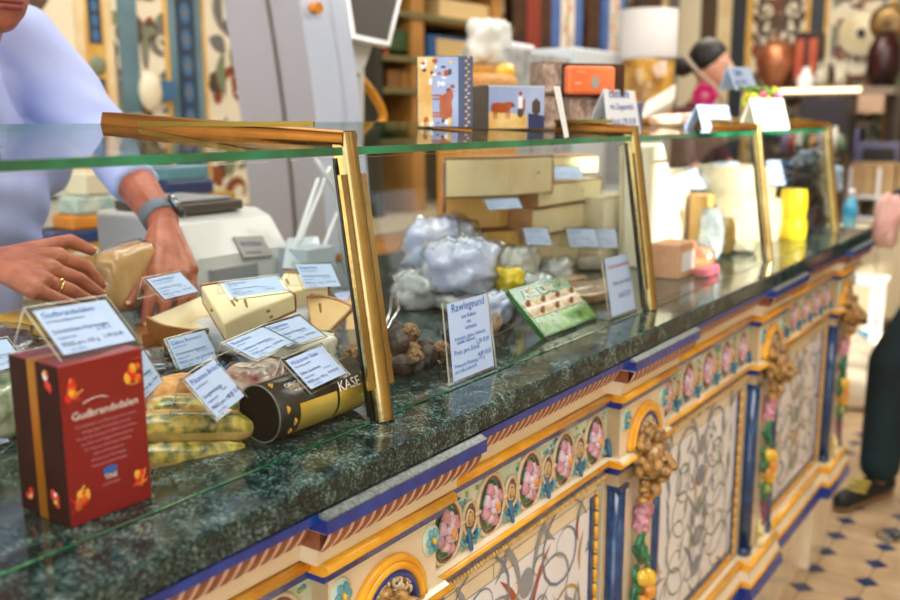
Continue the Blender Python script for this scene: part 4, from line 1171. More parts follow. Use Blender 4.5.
# small wrapped cheeses, rolls and packs in the second bay
G2 = 'wrapped cheeses in the second bay'
rows = [((520, 262), -.98, 'wrap_white', .075, 'white wrapped goat cheese left of the row of cards'), ((556, 268), -.93, 'wrap_grey', .07, 'grey film pack in front of the row of cards'), ((590, 262), -.95, 'wrap_white', .06, 'white wrapped round cheese right of the green box'),
        ((535, 285), -.86, 'wrap_grey', .07, 'crinkled film pack just above the green chocolate box'), ((508, 278), -.86, 'rind_yellow', .05, 'pale yellow wrapped piece by the top left corner of green box'),
        ((462, 262), -.93, 'lavender_reflection', .11, 'big lavender lump imitating a glass reflection below the yellow half wheel'), ((440, 240), -1.12, 'lavender_reflection', .12, 'lavender stand-in lump for a reflection right of the first brass post'), ((498, 300), -.82, 'lavender_reflection', .05, 'small lavender lump imitating a reflection beside the tall blue card'),  # lavender lumps are added in place of reflections in the front glass
        ((425, 285), -1.0, 'wrap_grey', .10, 'grey film bundle above the truffles'), ((620, 262), -.99, 'wrap_white', .055, 'white pack behind the tall white card'), ((545, 245), -1.05, 'wrap_white', .06, 'white fresh cheese below the middle cards'),
        ((475, 300), -.90, 'wrap_grey', .07, 'film pack behind the tall blue card')]
for i, ((px, py), X, mt, sz, lb_) in enumerate(rows):
    p = at(px, py, X=X)
    lump('wrapped_cheese', (p.x, p.y, max(W0, p.z-sz*.5)) if p.z-sz*.5 > W0+.03 else (p.x, p.y, W0), (sz*.9, sz*1.1, sz*.85 if p.z-sz*.5 > W0+.03 else max(.03, min(sz, (p.z-W0)*1.6))), (0, 0, .3*i), MATS[mt], lb_, 'wrapped food', G2, .24, 3.0, i, True)
    if p.z-sz*.5 > W0+.03:   # the heap beneath it
        lump('wrapped_cheese', (p.x, p.y, W0), (sz*.95, sz*1.1, p.z-sz*.5-W0+.004), (0, 0, .2*i), WRAPG, 'lower wrapped pack carrying the '+' '.join(lb_.split()[:3]), 'wrapped food', G2, .12, 2., i+20)
BRN = mat('cracker_brown', '#7d5a3a', c2='#c8a06a', rough=.6, scale=60, bump=.4, bscale=90)
for i, (px, py, X) in enumerate([(575, 285, -.82), (600, 290, -.80), (590, 303, -.78), (560, 277, -.90)]):
    p = at(px, py, X=X)
    lump('cracker_pack', (p.x, p.y, W0), (.06, .12, max(.02, p.z-W0)), (0, 0, -.2), BRN, ['long brown cracker pack', 'darker cracker pack', 'low cracker pack', 'rear cracker pack'][i]+' between the green box and white card', 'crackers', 'cracker packs in the second bay', .06, 3, i, True, 6)
# stacked cheese wheels at the back of the second bay
G3 = 'large cut cheeses stacked in the second bay'
def wheel(pl, pr, zb, zt, X, dep, kind, label, ang=PI, rz=0, top='rind', **kw):
    a = at(pl, 200, X=X); b_ = at(pr, 200, X=X); r = (b_.y-a.y)/2
    return cheese((X-.0, (a.y+b_.y)/2, zb), r, zt-zb, ang, (0, 0, PI+rz), kind, label, top=top, grp=G3, **kw)
wheel(472, 541, 1.235, 1.315, -1.0, 0, 'pale', 'thick yellow half wheel with brown rind at the top left of stack', cracks=1, rz=-.45, ang=2.7, seed=2)
wheel(480, 538, W0, 1.160, -1.03, 0, 'gold', 'golden cheese block under the half wheel', rz=-.4, ang=2.7, seed=3)
wheel(468, 528, 1.160, 1.235, -1.06, 0, 'gold', 'brown-sided cheese piece between the half wheel and golden block', rz=-.45, ang=2.7, seed=13)
wheel(539, 602, 1.205, 1.255, -.98, 0, 'cream', 'upper pale half cheese right of the yellow half wheel', cracks=1, seed=4)
wheel(533, 606, W0+.09, 1.2045, -.985, 0, 'cream', 'lower pale half cheese supporting the upper one', seed=5)
wheel(535, 606, W0, W0+.0895, -1.0, 0, 'cream', 'bottom pale cheese of the right-hand stack', seed=15)
wheel(604, 645, 1.13, 1.215, -.93, 0, 'white', 'flat pale cheese half behind the second brass post', seed=6)
wheel(600, 650, W0, 1.1295, -.94, 0, 'white', 'white cheese at the bottom behind second brass post', seed=16)
wheel(570, 622, 1.2555, 1.30, -1.06, 0, 'cream', 'cream wedge with brown edge topping the right-hand stack', ang=2.0, seed=7)

# ------------------------------------------------------------------ third and fourth bay
G4 = 'goods in the third bay'
q_ = [at(px, py, X=-.84) for px, py in ((647, 262), (688, 250), (664, 143), (648, 146))]
t = thing('cheese_block', 'tall sunlit white cheese block with slanted side right of second brass post', 'cheese', (-.86, (q_[0].y+q_[1].y)/2, W0), (0, 0, 0), G4)
obj('paste', MB().prism([(q_[0].y, W0), (q_[1].y+.01, W0), (q_[2].y, q_[2].z), (q_[3].y, q_[3].z)], 'x', -.90, -.84), CH['white'][0], t, bevel=.006, seg=3)
obj('rind', MB().prism([(q_[0].y, W0), (q_[1].y+.01, W0), (q_[2].y, q_[2].z-.002), (q_[3].y, q_[3].z-.002)], 'x', -.908, -.9005), CH['white'][1], t)
cheese((-.86, 2.66, W0), .115, .115, 2*PI, (0, 0, 0), 'white', 'large sunlit round cheese in the lower fourth bay', top='rind', grp=G4, seed=22)
cheese((-.87, 2.66, 1.169), .105, .09, 2*PI, (0, 0, 0), 'white', 'large sunlit round cheese stacked on another', top='rind', grp=G4, seed=23)
cheese((-.722, 2.72, W0), .036, .055, 2*PI, (0, 0, 0), 'yellow', 'yellow waxed cheese at the bottom beside the third post', top='rind', grp=G4, name='waxed_cheese', seed=24)
cheese((-.724, 2.72, W0+.0555), .034, .085, 2*PI, (0, 0, 0), 'yellow', 'tall yellow waxed cheese on the lower yellow one', top='rind', grp=G4, name='waxed_cheese', seed=25)
cheese((-1.03, 2.45, W0), .085, .20, 2*PI, (0, 0, 0), 'white', 'tall white cheese drum at the far end', top='rind', grp=G4, name='cheese_drum', seed=26)
def blockthing(name, lo, hi, mt, label, cat, grp=None, bevel=.003, rz=0):
    c = ((lo[0]+hi[0])/2, (lo[1]+hi[1])/2, lo[2]); h = [(hi[i]-lo[i]) for i in range(3)]
    return c, h
def packet(name, c, dims, rz, mt, label, cat, grp=None, lid=None):
    r = thing(name, label, cat, c, (0, 0, rz), grp)
    a, b, h = dims
    obj('body', MB().box((-a/2, -b/2, 0), (a/2, b/2, h)), mt, r, local=True, bevel=min(.004, h*.2))
    obj('label', MB().box((a/2-.0005, -b*.36, h*.2), (a/2+.0008, b*.36, h*.75)), lid or PAPERW, r, local=True)
    return r
packet('carton', (-.76, at(672, 270, X=-.76).y, W0), (.07, .10, .075), 0, mat('carton_terracotta', '#c98a5c', c2='#dba77e', rough=.6), 'terracotta coloured carton at the foot of white cheese column', 'carton', G4)
for i, (px, py, X, w, h, mt) in enumerate([(700, 240, -.93, .09, .12, 'wrap_grey'), (712, 225, -.77, .07, .12, 'wrap_grey'), (712, 262, -.82, .10, .07, 'wrap_white'), (690, 278, -.76, .09, .045, 'rind_pale'), (738, 262, -.76, .08, .06, 'rind_blue')]):
    p = at(px, py, X=X)
    lump('wrapped_pack', (X, p.y, W0), (w*.8, w, max(.03, min(h, (p.z-W0)*1.7))), (0, 0, .4*i), MATS[mt] if mt in MATS else CH['blue'][1], ['grey film pack in the left of the third bay', 'tall grey film pack in the middle of third bay', 'white paper pack near the front of third bay', 'tan piece nearest the glass in the third bay', 'pale cheese in film by the third post'][i], 'wrapped food', G4, .15, 2.4, i+40, True)
p = at(706, 285, X=-.70); lump('pink_pack', (p.x, p.y, W0), (.03, .10, .02), (0, 0, 0), mat('pink_pack', '#e0607a', rough=.4), 'flat pink pack just inside the glass of third bay', 'wrapped food', None, .05, 2, 3, False, 6)
for (px, py, X, W, H, tl, lb_) in ((690, 191, -.95, .10, .06, .9, 'bluish card with dark print in the upper third bay'), (722, 176, -.90, .10, .06, .7, 'white card at the top of the third bay'), (683, 180, -1.05, .08, .05, .8, 'small card left in the upper third bay'), (771, 187, -.76, .06, .08, 1.2, 'white card standing in the upper fourth bay')):
    card(at(px, py, X=X), -.5, tl, 0, W, H, lb_, T[2], back=(at(px, py, X=X).z-W0)/math.sin(1.45)+H*math.sin(tl)/math.sin(1.45), btilt=1.45)

for i, (px, X, w, h, mt, lb_) in enumerate([(672, -.98, .10, .16, 'wrap_grey', 'tall grey pack behind the white cheese column'), (740, -.88, .07, .12, 'wrap_grey', 'grey pack just left of the third post'), (722, -.78, .06, .09, 'paste_gold', 'yellowish-green piece standing near the third post'), (703, -.74, .05, .05, 'rind_orange', 'small rosy piece near the glass of third bay')]):
    p = at(px, 250, X=X)
    lump('wrapped_pack', (X, p.y, W0), (w*.8, w, h), (0, 0, .5*i), MATS[mt], lb_, 'wrapped food', G4, .14, 2.4, i+70, True)

for i, (px, X, w, h, kind, lb_) in enumerate([(676, -.90, .075, .10, 'cream', 'small cream wedge left of centre in the third bay'), (706, -.86, .07, .14, 'gold', 'golden upright wedge near the middle of third bay'), (735, -.80, .06, .07, 'cream', 'small pale wedge right in the third bay')]):
    p = at(px, 250, X=X); cheese((X, p.y, W0), w, h, 1.0, (0, 0, 2.2), kind, lb_, grp=G4, seed=50+i)
# ------------------------------------------------------------------ things standing on the top glass
def topz(X): return TZ+(X-TX)/(RX-TX)*(RZ-TZ)+.0094
BOXBLUE = mat('tin_sky', '#7d93c4', c2='#a9b9dc', rough=.3, scale=9, coat=.4)
TINDK = mat('tin_dark', '#2c2420', c2='#4c3c34', rough=.35, scale=18, coat=.3)
TINGOLD = mat('tin_gold', '#b98a35', rough=.35, c2='#d8b45e', scale=60)
TINNV = mat('tin_navy', '#1d2f5c', rough=.3, coat=.4)
SAND = mat('tin_sand', '#d3a24c', c2='#e6c98a', rough=.35, scale=30)
COW = mat('tin_cow', '#9c431f', c2='#b65c2c', rough=.35, scale=40)
def cow(mb, P, s):
    """a plain painted ox in profile; P(u,v) maps the picture plane, s = length"""
    def poly(pts, mi): mb.add([P(u*s, v*s) for u, v in pts], [tuple(range(len(pts)))], mi)
    poly([(.05, .30), (.02, .50), (.08, .60), (.30, .63), (.52, .60), (.74, .66), (.86, .62), (.96, .52), (.93, .44), (.82, .46), (.76, .36), (.70, .26), (.45, .24), (.22, .26)], 3)
    for u in (.10, .19, .60, .70): poly([(u, .30), (u+.07, .30), (u+.05, .02), (u+.01, .02)], 3)
    poly([(.03, .52), (.00, .30), (.02, .28), (.06, .48)], 3)
    poly([(.86, .62), (.84, .72), (.88, .64)], 4); poly([(.84, .45), (.90, .60), (.95, .52), (.93, .45)], 4)
def pic_tin(loc, rz, w, d, h, label, vertical):
    r = thing('picture_tin', label, 'tin', loc, (0, 0, rz), None)
    obj('tin_body', MB().box((-d, 0, 0), (0, w, h)), TINDK, r, local=True, bevel=.002)
    m = MB()
    X0 = .0006
    if vertical:      # picture printed on its side, checked strip along the right edge
        m.add([(X0, .002, .002), (X0, w*.74, .002), (X0, w*.74, h-.002), (X0, .002, h-.002)], [(0, 1, 2, 3)], 0)
        m.add([(X0+.0003, .002, .002), (X0+.0003, w*.30, .002), (X0+.0003, w*.26, h*.5), (X0+.0003, w*.34, h-.002), (X0+.0003, .002, h-.002)], [(0, 1, 2, 3, 4)], 1)
        cow(m, lambda u, v: (X0+.0006, w*.26+v*1.0, h*.10+u), h*.48)
        rg = random.Random(8)
        for q in range(34): m.ell((X0+.0007, rg.uniform(.004, w*.64), h*(rg.uniform(.55, .97) if q % 3 else rg.uniform(.03, .12))), (.0004, rg.uniform(.002, .006), rg.uniform(.002, .006)), nu=8, nv=3, mi=rg.choice((3, 1, 4, 5, 5)))
        m.add([(X0+.0003, w*.74, .001), (X0+.0003, w-.001, .001), (X0+.0003, w-.001, h-.001), (X0+.0003, w*.74, h-.001)], [(0, 1, 2, 3)], 2)
        for q in range(20): m.add([(X0+.0006, w*.86+(.004 if q % 2 else 0), h*q/20+.002), (X0+.0006, w*.86+.004+(.004 if q % 2 else 0), h*q/20+.002), (X0+.0006, w*.86+.004+(.004 if q % 2 else 0), h*(q+.8)/20), (X0+.0006, w*.86+(.004 if q % 2 else 0), h*(q+.8)/20)], [(0, 1, 2, 3)], 1)
    else:
        m.add([(X0, .001, .001), (X0, w-.001, .001), (X0, w-.001, h-.002), (X0, .001, h-.002)], [(0, 1, 2, 3)], 0)
        m.add([(X0+.0003, .001, .001), (X0+.0003, w*.68, .001), (X0+.0003, w*.68, h*.33), (X0+.0003, .001, h*.40)], [(0, 1, 2, 3)], 1)
        m.add([(X0+.0003, w*.70, .001), (X0+.0003, w-.001, .001), (X0+.0003, w-.001, h*.30), (X0+.0003, w*.70, h*.36)], [(0, 1, 2, 3)], 2)
        cow(m, lambda u, v: (X0+.0006, w*.04+u, h*.22+v*.95), w*.44)
        for (u, v, a, b_, mi) in ((.56, .60, .006, .016, 5), (.56, .38, .007, .010, 4), (.56, .80, .004, .005, 3), (.84, .5, .010, .016, 4), (.62, .55, .003, .014, 3)): m.ell((X0+.0007, w*u, h*v), (.0004, a, b_), nu=10, nv=3, mi=mi)
        for q in range(22): m.add([(X0+.0006, w*q/22, h*.955), (X0+.0006, w*(q+.6)/22, h*.955), (X0+.0006, w*(q+.6)/22, h*.99), (X0+.0006, w*q/22, h*.99)], [(0, 1, 2, 3)], 5)
    obj('picture', m, [BOXBLUE, SAND, TINNV, COW, TINDK, PAPERW], r, local=True)
    return r
def stand(px, X): p = at(px, 128, X=X); return V((X, p.y, topz(X)))
p0 = stand(417, -.96)
pic_tin(p0, math.radians(-55), .094, .035, at(440, 58, X=-.96).z-p0.z, 'tall tin with a red-brown ox picture turned on its side', True)
p0 = stand(488, -.90)
pic_tin(p0, math.radians(-32), .112, .07, at(515, 86, X=-.90).z-p0.z, 'low tin with an ox and herdsman picture under a blue sky', False)
# boxes of chocolates beside the second post
CHB = mat('praline_box', '#6e574b', c2='#a58c7d', rough=.35, scale=45, coat=.4)
DKW = mat('dark_wood', '#2a1710', c2='#4a2c1c', rough=.35, scale=12)
def pbox(name, px0, px1, pyt, pyb, X, dep, mt, label, cat, grp=None, bevel=.002, zb=None, front=None, rz=0, fbox=(.08, .92, .08, .92)):
    a = at(px0, (pyt+pyb)/2, X=X); b_ = at(px1, (pyt+pyb)/2, X=X); m_ = (px0+px1)/2
    z0 = at(m_, pyb, X=X).z if zb is None else zb; z1 = at(m_, pyt, X=X).z
    w, h = (b_.y-a.y)*(1 if not rz else .64), z1-z0
    r = thing(name, label, cat, (X, a.y, z0), (0, 0, rz), grp)
    obj('body', MB().box((-dep, 0, 0), (0, w, h)), mt, r, local=True, bevel=min(bevel, abs(h)*.2, w*.2))
    if front is not None: obj('front', MB().box((-.001, w*fbox[0], h*fbox[2]), (.0012, w*fbox[1], h*fbox[3])), front, r, local=True)
    return r, w, h
X = -.86
b1 = pbox('praline_box', 541, 563, 95, 126, X, .045, CHB, 'lower left praline box beside the ox tin', 'praline box', 'praline boxes on the top glass', rz=-.6, zb=topz(X), front=mat('praline_photo', '#8b6f60', c2='#c9b3a4', rough=.3, scale=70))
b2 = pbox('praline_box', 540, 564, 62, 94, X, .045, CHB, 'upper left praline box under the clear strip', 'praline box', 'praline boxes on the top glass', rz=-.6, zb=b1[0].location.z+b1[2]+.0005, front=MATS['praline_photo'])
X = -.82
b3 = pbox('praline_box', 566, 595, 97, 127, X, .045, CHB, 'lower praline box carrying the orange soap carton', 'praline box', 'praline boxes on the top glass', rz=-.6, zb=topz(X), front=MATS['praline_photo'])
b4 = pbox('dark_case', 566, 612, 65, 96, X, .045, DKW, 'dark wooden case framing the orange carton', 'case', None, rz=-.6, zb=b3[0].location.z+b3[2]+.0005)
r, w, h = pbox('orange_carton', 568, 606, 67, 94, X+.014, .02, mat('carton_orange', '#e0662e', c2='#ea8a55', rough=.4, scale=8), 'orange carton with a grey seal in the dark case', 'carton', None, bevel=.006, rz=-.6, zb=b4[0].location.z+.002)
m = MB(); m.ell((.0006, w*.56, h*.42), (.0006, .009, .012), nu=18, nv=4, mi=0); m.text('HAUS', (.0008, w*.18, h*.74), (0, 1, 0), (0, 0, 1), .007, 1); m.text('1880', (.0008, w*.12, h*.35), (0, 1, 0), (0, 0, 1), .008, 1)
obj('print', m, [mat('seal_grey', '#a49a90', rough=.5), mat('print_peach', '#f4c0a0', rough=.5)], r, local=True)
p0 = b4[0]; p0.scale = (1, 1, 1)
pbox('stacked_box', 597, 606, 97, 127, X, .06, mat('box_greyblue', '#6f6c80', rough=.5), 'narrow grey box behind the white card', 'box', None, zb=topz(X))
pbox('blue_box', 628, 643, 102, 127, -.80, .05, mat('box_bluegrey2', '#5a6a94', rough=.5), 'blue-grey box behind the white card', 'box', None, zb=topz(-.80))
# white upright card and clear strip
def upright(name, c4, X, th, mt, label, cat, lines=(), zb=None, tilt=.012, grp=None, foot=True):
    q = [at(p[0], p[1], X=X-(tilt if i > 1 else 0)) for i, p in enumerate(c4)]
    if zb is not None: q[0].z = zb; q[1].z = zb
    r = thing(name, label, cat, (q[0]+q[1])/2, (0, 0, 0), grp)
    m = MB(); n = slab_quad(q, th, m)
    if foot:
        bk = V((-.03, 0, 0)); s_ = [q[3], q[2], V((q[2].x-.035, q[1].y, q[1].z)), V((q[3].x-.035, q[0].y, q[0].z))]
        slab_quad([s_[3], s_[2], s_[1], s_[0]], th, m)
    obj('card', m, mt, r)
    if lines:
        m = MB(); u = (q[1]-q[0]); v = (q[3]-q[0]); W = u.length
        for (s, x, y, sz) in lines: m.text(s, q[0]+u*x+v*y+n*.0006, u, v, sz*W)
        obj('print', m, INK, r)
    return r
upright('white_card', [(608, 126), (641, 127), (635, 91), (604, 89)], -.745, .001, PAPERW, 'white printed card leaning beside the orange carton', 'card', [('Edelseife', .12, .82, .17), ('mit Ziegenmilch', .12, .55, .11), ('Stück 2,95 EUR', .12, .20, .12)], zb=topz(-.745))
m = MB(); q = [at(565, 138, X=-.690), at(569, 137, X=-.690), at(560, 86, X=-.72), at(554, 86, X=-.72)]
slab_quad(q, .001, m); single('clear_strip', m, mat('strip_white', '#d9dcdc', rough=.3), 'narrow whitish strip hanging over the glass edge', 'strip', None)
# third bay top: cards, flowers, wrapped bouquet
upright('white_card', [(703, 124), (735, 124), (728, 106), (697, 105)], -.80, .001, PAPER, 'pale blue card standing on glass left of the bouquet', 'card', [('Schokolade', .1, .7, .14), ('3,20 EUR', .1, .3, .14)], zb=topz(-.80))
upright('bright_card', [(757, 133), (789, 133), (783, 99), (750, 99)], -.735, .002, mat('card_bright', '#f6f4ea', rough=.6), 'bright sunlit white card in front of the bouquet', 'card', zb=topz(-.735))
fp = at(757, 118, X=-.80)
t = thing('flower_bouquet', 'small bouquet of yellow-green and pink flowers on the top glass', 'flowers', (-.80, fp.y, topz(-.80)))
m = MB().lathe([(.001, 0), (.022, 0), (.024, .03), (.030, .055), (.028, .055), (.020, .004), (.001, .004)], (-.80, fp.y, topz(-.80)), 24)
obj('pot', m, mat('pot_pink', '#d9a3a8', rough=.4), t)
rg = random.Random(6); m = MB(); m2 = MB(); m3 = MB()
for i in range(46):
    a = rg.uniform(0, 6.28); rr = rg.uniform(.01, .062); z = topz(-.80)+.055+rg.uniform(0, .05)
    p = V((-.80+rr*.6*math.cos(a), fp.y+rr*math.sin(a)*1.5, z))
    if i < 30: m.ell(p, (.006, .010, .013), Euler((rg.random()*3, rg.random()*3, rg.random()*3)).to_matrix(), 8, 5, i % 2)
    elif i < 39: m2.ell(p+V((.01, 0, -.012)), (.010, .011, .010), nu=10, nv=6, fn=lambda p: 1+.15*math.sin(9*p.x+7*p.z))
    else: m3.ell(p+V((.01, 0, 0)), (.011, .012, .010), nu=10, nv=6, fn=lambda p: 1+.15*math.sin(8*p.y+7*p.z))
obj('foliage', m, [mat('leaf_lime', '#8a9a1e', c2='#b9c23c', scale=60, rough=.5), mat('leaf_green', '#4c6a22', rough=.5)], t)
obj('pink_blossom', m2, mat('petal_pink', '#d43f83', c2='#ee7aa8', scale=60, rough=.5), t); obj('yellow_blossom', m3, mat('petal_yellow', '#e3cf25', rough=.5), t)
upright('blue_sign', [(736, 90), (757, 88), (750, 68), (727, 67)], -.855, .002, PAPER, 'pale blue sign on a thin stand behind the bouquet', 'card', [('Sekt', .2, .6, .2), ('4,50 EUR', .1, .2, .14)], zb=None)
m = MB().cyl((-.875, at(742, 90, X=-.875).y, topz(-.875)), (-.875, at(742, 90, X=-.875).y, at(742, 89, X=-.875).z+.012), .003, n=8)
single('sign_stand', m, STEEL, 'thin steel stand holding the pale blue sign', 'stand')
for i, (px, X, w) in enumerate(((672, -.9, .14), (690, -.95, .12))):
    p = stand(px, X); lump('paper_parcel', p, (.09, w, .028), (0, 0, .1), mat('parcel_peach', '#d9a588', c2='#efd0b8', rough=.6, scale=12), ['peach paper parcel lying left on the third bay glass', 'second peach parcel lying beside the pale blue card'][i], 'parcel', 'parcels on the third bay glass', .12, 2, i, False, 4)

# ------------------------------------------------------------------ behind the case: machine, tablet, shelves
SHADEM = mat('machine_shaded_side', '#a3a1ab', rough=.45, coat=.1, spec=.3); LITM = mat('machine_lit_front', '#b9c6dc', rough=.35, coat=.25, c2='#c6d0e2', scale=3)  # one housing: side shade and front light put into two colours
t = thing('scale_column', 'tall curved white machine housing behind the case, sides coloured as in shade', 'machine', (-1.72, 1.60, 1.0535))
yA, yB = at(318, 122, X=-1.62).y, at(364, 126, X=-1.62).y
zt = 1.95
def xs(z):   # front line of the leaning curve
    k = (z-1.05)/.9; return -1.60-.10*k**2-.03*k
m = MB(); n = 22; zs = [1.0535+(zt-1.0535)*i/n for i in range(n+1)]
D = .27
def ringz(z): x = xs(z); return [V((x, yA, z)), V((x, yB, z)), V((x-D, yB, z)), V((x-D, yA, z))]
R_ = [ringz(z) for z in zs]
for i in range(n):
    a, b_ = R_[i], R_[i+1]
    for j in range(4):
        m.add([a[j], a[(j+1) % 4], b_[(j+1) % 4], b_[j]], [(0, 1, 2, 3)], 1 if j == 0 else 0, True)
m.add(R_[-1], [(0, 1, 2, 3)], 0); m.add(R_[0], [(3, 2, 1, 0)], 0)
obj('housing', m, [SHADEM, LITM], t)
m = MB()
for z0, z1 in zip(zs, zs[1:]):
    m.add([V((xs(z)-D*.42+dx, yA-.004, z)) for z, dx in ((z0, 0), (z0, .012), (z1, .012), (z1, 0))], [(0, 1, 2, 3)], 0)
obj('side_groove', m, mat('groove_shadow', '#6b635d', rough=.6), t)
m = MB()
for z0, z1 in zip(zs, zs[1:]):
    m.add([V((xs(z)+.004, yA+(yB-yA)*f_, z)) for z, f_ in ((z0, .62), (z0, .635), (z1, .635), (z1, .62))], [(0, 1, 2, 3)], 0)
obj('front_seam', m, mat('seam_grey', '#97a2b4', rough=.5), t)
cpt = at(316, 8, X=-1.655); m = MB().cyl(cpt+V((-.03, 0, 0)), cpt+V((.012, 0, 0)), .014, n=24)
COLM = t
obj('badge', m, mat('badge_orange', '#d9872a', rough=.4), t, label='round orange badge')
# lower weighing machine with its name plate
t = thing('counter_scale', 'low grey weighing machine with a small dark plate behind the cheeses', 'scale', (-1.46, 1.1, 1.0535))
BODYW = mat('scale_body', '#c9ccc9', rough=.4, coat=.3); BODYG = mat('scale_grey', '#8d9196', rough=.45)
a = at(140, 250, X=-1.52); b_ = at(288, 255, X=-1.36)
y0, y1 = a.y, b_.y; ztop = at(205, 215, X=-1.40).z
prof = [(-1.66, 1.056), (-1.36, 1.056), (-1.345, 1.075), (-1.355, 1.14), (-1.40, 1.20), (-1.44, 1.215), (-1.66, 1.215)]
m = MB().prism(prof, 'y', y0, y1, 0, False); obj('body', m, BODYW, t, bevel=.018, seg=4)
m = MB().box((-1.62, y0+.02, 1.216), (-1.42, y1-.06, 1.235), 0); m.box((-1.60, y0+.03, 1.2355), (-1.44, y1-.07, 1.242), 1); obj('platter', m, [mat('platter_dark', '#5c5650', rough=.35, metal=.5), BODYG], t, bevel=.005)
m = MB().box((-1.352, y0+.02, 1.075), (-1.340, y1-.10, 1.12), 0); obj('keypad', m, BODYG, t, bevel=.004)
m = MB()
pp = at(258, 244, X=-1.345); P_ = lambda u, v: V((-1.349-.0*v, pp.y-.035+u, pp.z-.012+v))
q = [V((-1.345, pp.y-.038, 1.132)), V((-1.345, pp.y+.038, 1.126)), V((-1.372, pp.y+.038, 1.164)), V((-1.372, pp.y-.038, 1.170))]
n_ = slab_quad(q, .003, m); obj('name_plate', m, mat('plate_grey', '#8c8a86', rough=.4), t)
m = MB(); uu = (q[1]-q[0]).normalized(); vv = (q[3]-q[0]).normalized()
m.text('BIZERBA', q[0]+uu*.008+vv*.024+n_*.0006, uu, vv, .015); m.text('WAAGEN', q[0]+uu*.008+vv*.006+n_*.0006, uu, vv, .010); obj('print', m, INKD, t)
# acrylic trestle and pale stand
t = thing('clear_rack', 'clear plastic rack legs rising behind the cheeses, left of brass post', 'rack', (-1.30, 1.30, W0))
m = MB(); 
for (pa, pb) in (((290, 262), (318, 180)), ((300, 240), (330, 168)), ((318, 262), (343, 200)), ((343, 200), (316, 160)), ((335, 165), (345, 270))):
    m.cap(at(*pa, X=-1.30), .006, at(*pb, X=-1.32), .005, 8, 2)
obj('legs', m, mat('rack_clear', '#d5dde0', rough=.2, coat=.8), t)
m = MB(); slab_quad([at(283, 268, X=-1.26), at(325, 270, X=-1.26), at(318, 236, X=-1.33), at(288, 238, X=-1.33)], .006, m); m.box((-1.33, at(300, 260, X=-1.3).y-.03, W0), (-1.25, at(300, 260, X=-1.3).y+.05, W0+.09)); obj('tray', m, mat('rack_tray', '#b7c7d2', rough=.3, coat=.4), t)

# tablet on an arm
t = thing('tablet', 'white framed tablet on an arm beside the curved machine', 'tablet', at(368, 60, X=-1.75))
q = [at(352, 38, X=-1.72), at(390, 46, X=-1.72), at(403, -8, X=-1.78), at(343, -20, X=-1.78)]
m = MB(); n_ = slab_quad(q, .018, m); obj('frame', m, mat('tablet_white', '#e2e4e8', rough=.3, coat=.4), t, bevel=.004)
c_ = sum(q, V())/4; q2 = [p.lerp(c_, .16)+n_*.0015 for p in q]; m = MB(); slab_quad(q2, .001, m); obj('screen', m, mat('screen_grey', '#4a4744', rough=.6, spec=.2), t)
m = MB(); slab_quad([at(353, 72, X=-1.76), at(362, 74, X=-1.76), at(374, 42, X=-1.77), at(345, 38, X=-1.77)], .03, m); m.cap(at(358, 72, X=-1.78), .018, V((-1.80, at(358, 72, X=-1.78).y, 1.06)), .02, 12, 3); obj('arm', m, BODYW, t)
m = MB(); pts = [at(360, 78, X=-1.9), at(370, 90, X=-1.9), at(381, 108, X=-1.9), at(383, 120, X=-1.9), at(376, 126, X=-1.9), at(362, 127, X=-1.9)]
def smooth(pts, n=6):
    out = []
    for i in range(len(pts)-1):
        p0 = pts[max(i-1, 0)]; p1 = pts[i]; p2 = pts[i+1]; p3 = pts[min(i+2, len(pts)-1)]
        for k in range(n):
            t_ = k/n; out.append(.5*((2*p1)+(p2-p0)*t_+(2*p0-5*p1+4*p2-p3)*t_**2+(3*p1-p0-3*p2+p3)*t_**3))
    return out+[pts[-1]]
m.tube(smooth(pts), .013, 10)
obj('hose', m, mat('hose_yellow', '#d9952a', rough=.4), COLM, label='curved ochre yellow hose')

# back counter along the wall, with packs and drawers
WOODC = mat('cabinet_white', '#d8d3c6', rough=.5, c2='#e3ded1', scale=3)
WOODB = mat('cabinet_wood', '#9a6a2e', c2='#b5803c', rough=.4, scale=6, coat=.2)
t = thing('back_counter', 'long pale back counter along the tiled wall behind the staff', 'counter', (-2.65, 2.6, 0))
obj('cupboard', MB().box((-2.98, -.8, 0), (-2.32, 6.4, .93)), WOODC, t)
obj('counter_top', MB().box((-2.985, -.82, .9305), (-2.28, 6.42, .965)), mat('top_cream', '#cfc3a5', rough=.3, coat=.3), t, bevel=.004)
for i in range(10): obj('door', MB().box((-2.318, -.78+.72*i, .08), (-2.30, -.10+.72*i, .90)), WOODC, t, bevel=.004)
t = thing('drawer_unit', 'white drawer unit on the back counter behind the man', 'drawers', (-2.7, 1.5, .966))
y0, y1 = at(12, 200, X=-2.45).y, at(76, 200, X=-2.45).y
obj('carcass', MB().box((-2.9, y0, .966), (-2.46, y1, 1.32)), WOODC, t, bevel=.004)
for i in range(3):
    d_ = obj('drawer', MB().box((-2.458, y0+.01, .98+.112*i), (-2.445, y1-.01, 1.080+.112*i)), WOODC, t, bevel=.004)
    obj('handle', MB().box((-2.4445, y0+.05, 1.060+.112*i), (-2.437, y1-.05, 1.070+.112*i)), mat('handle_dark', '#5a5348', rough=.4), d_)
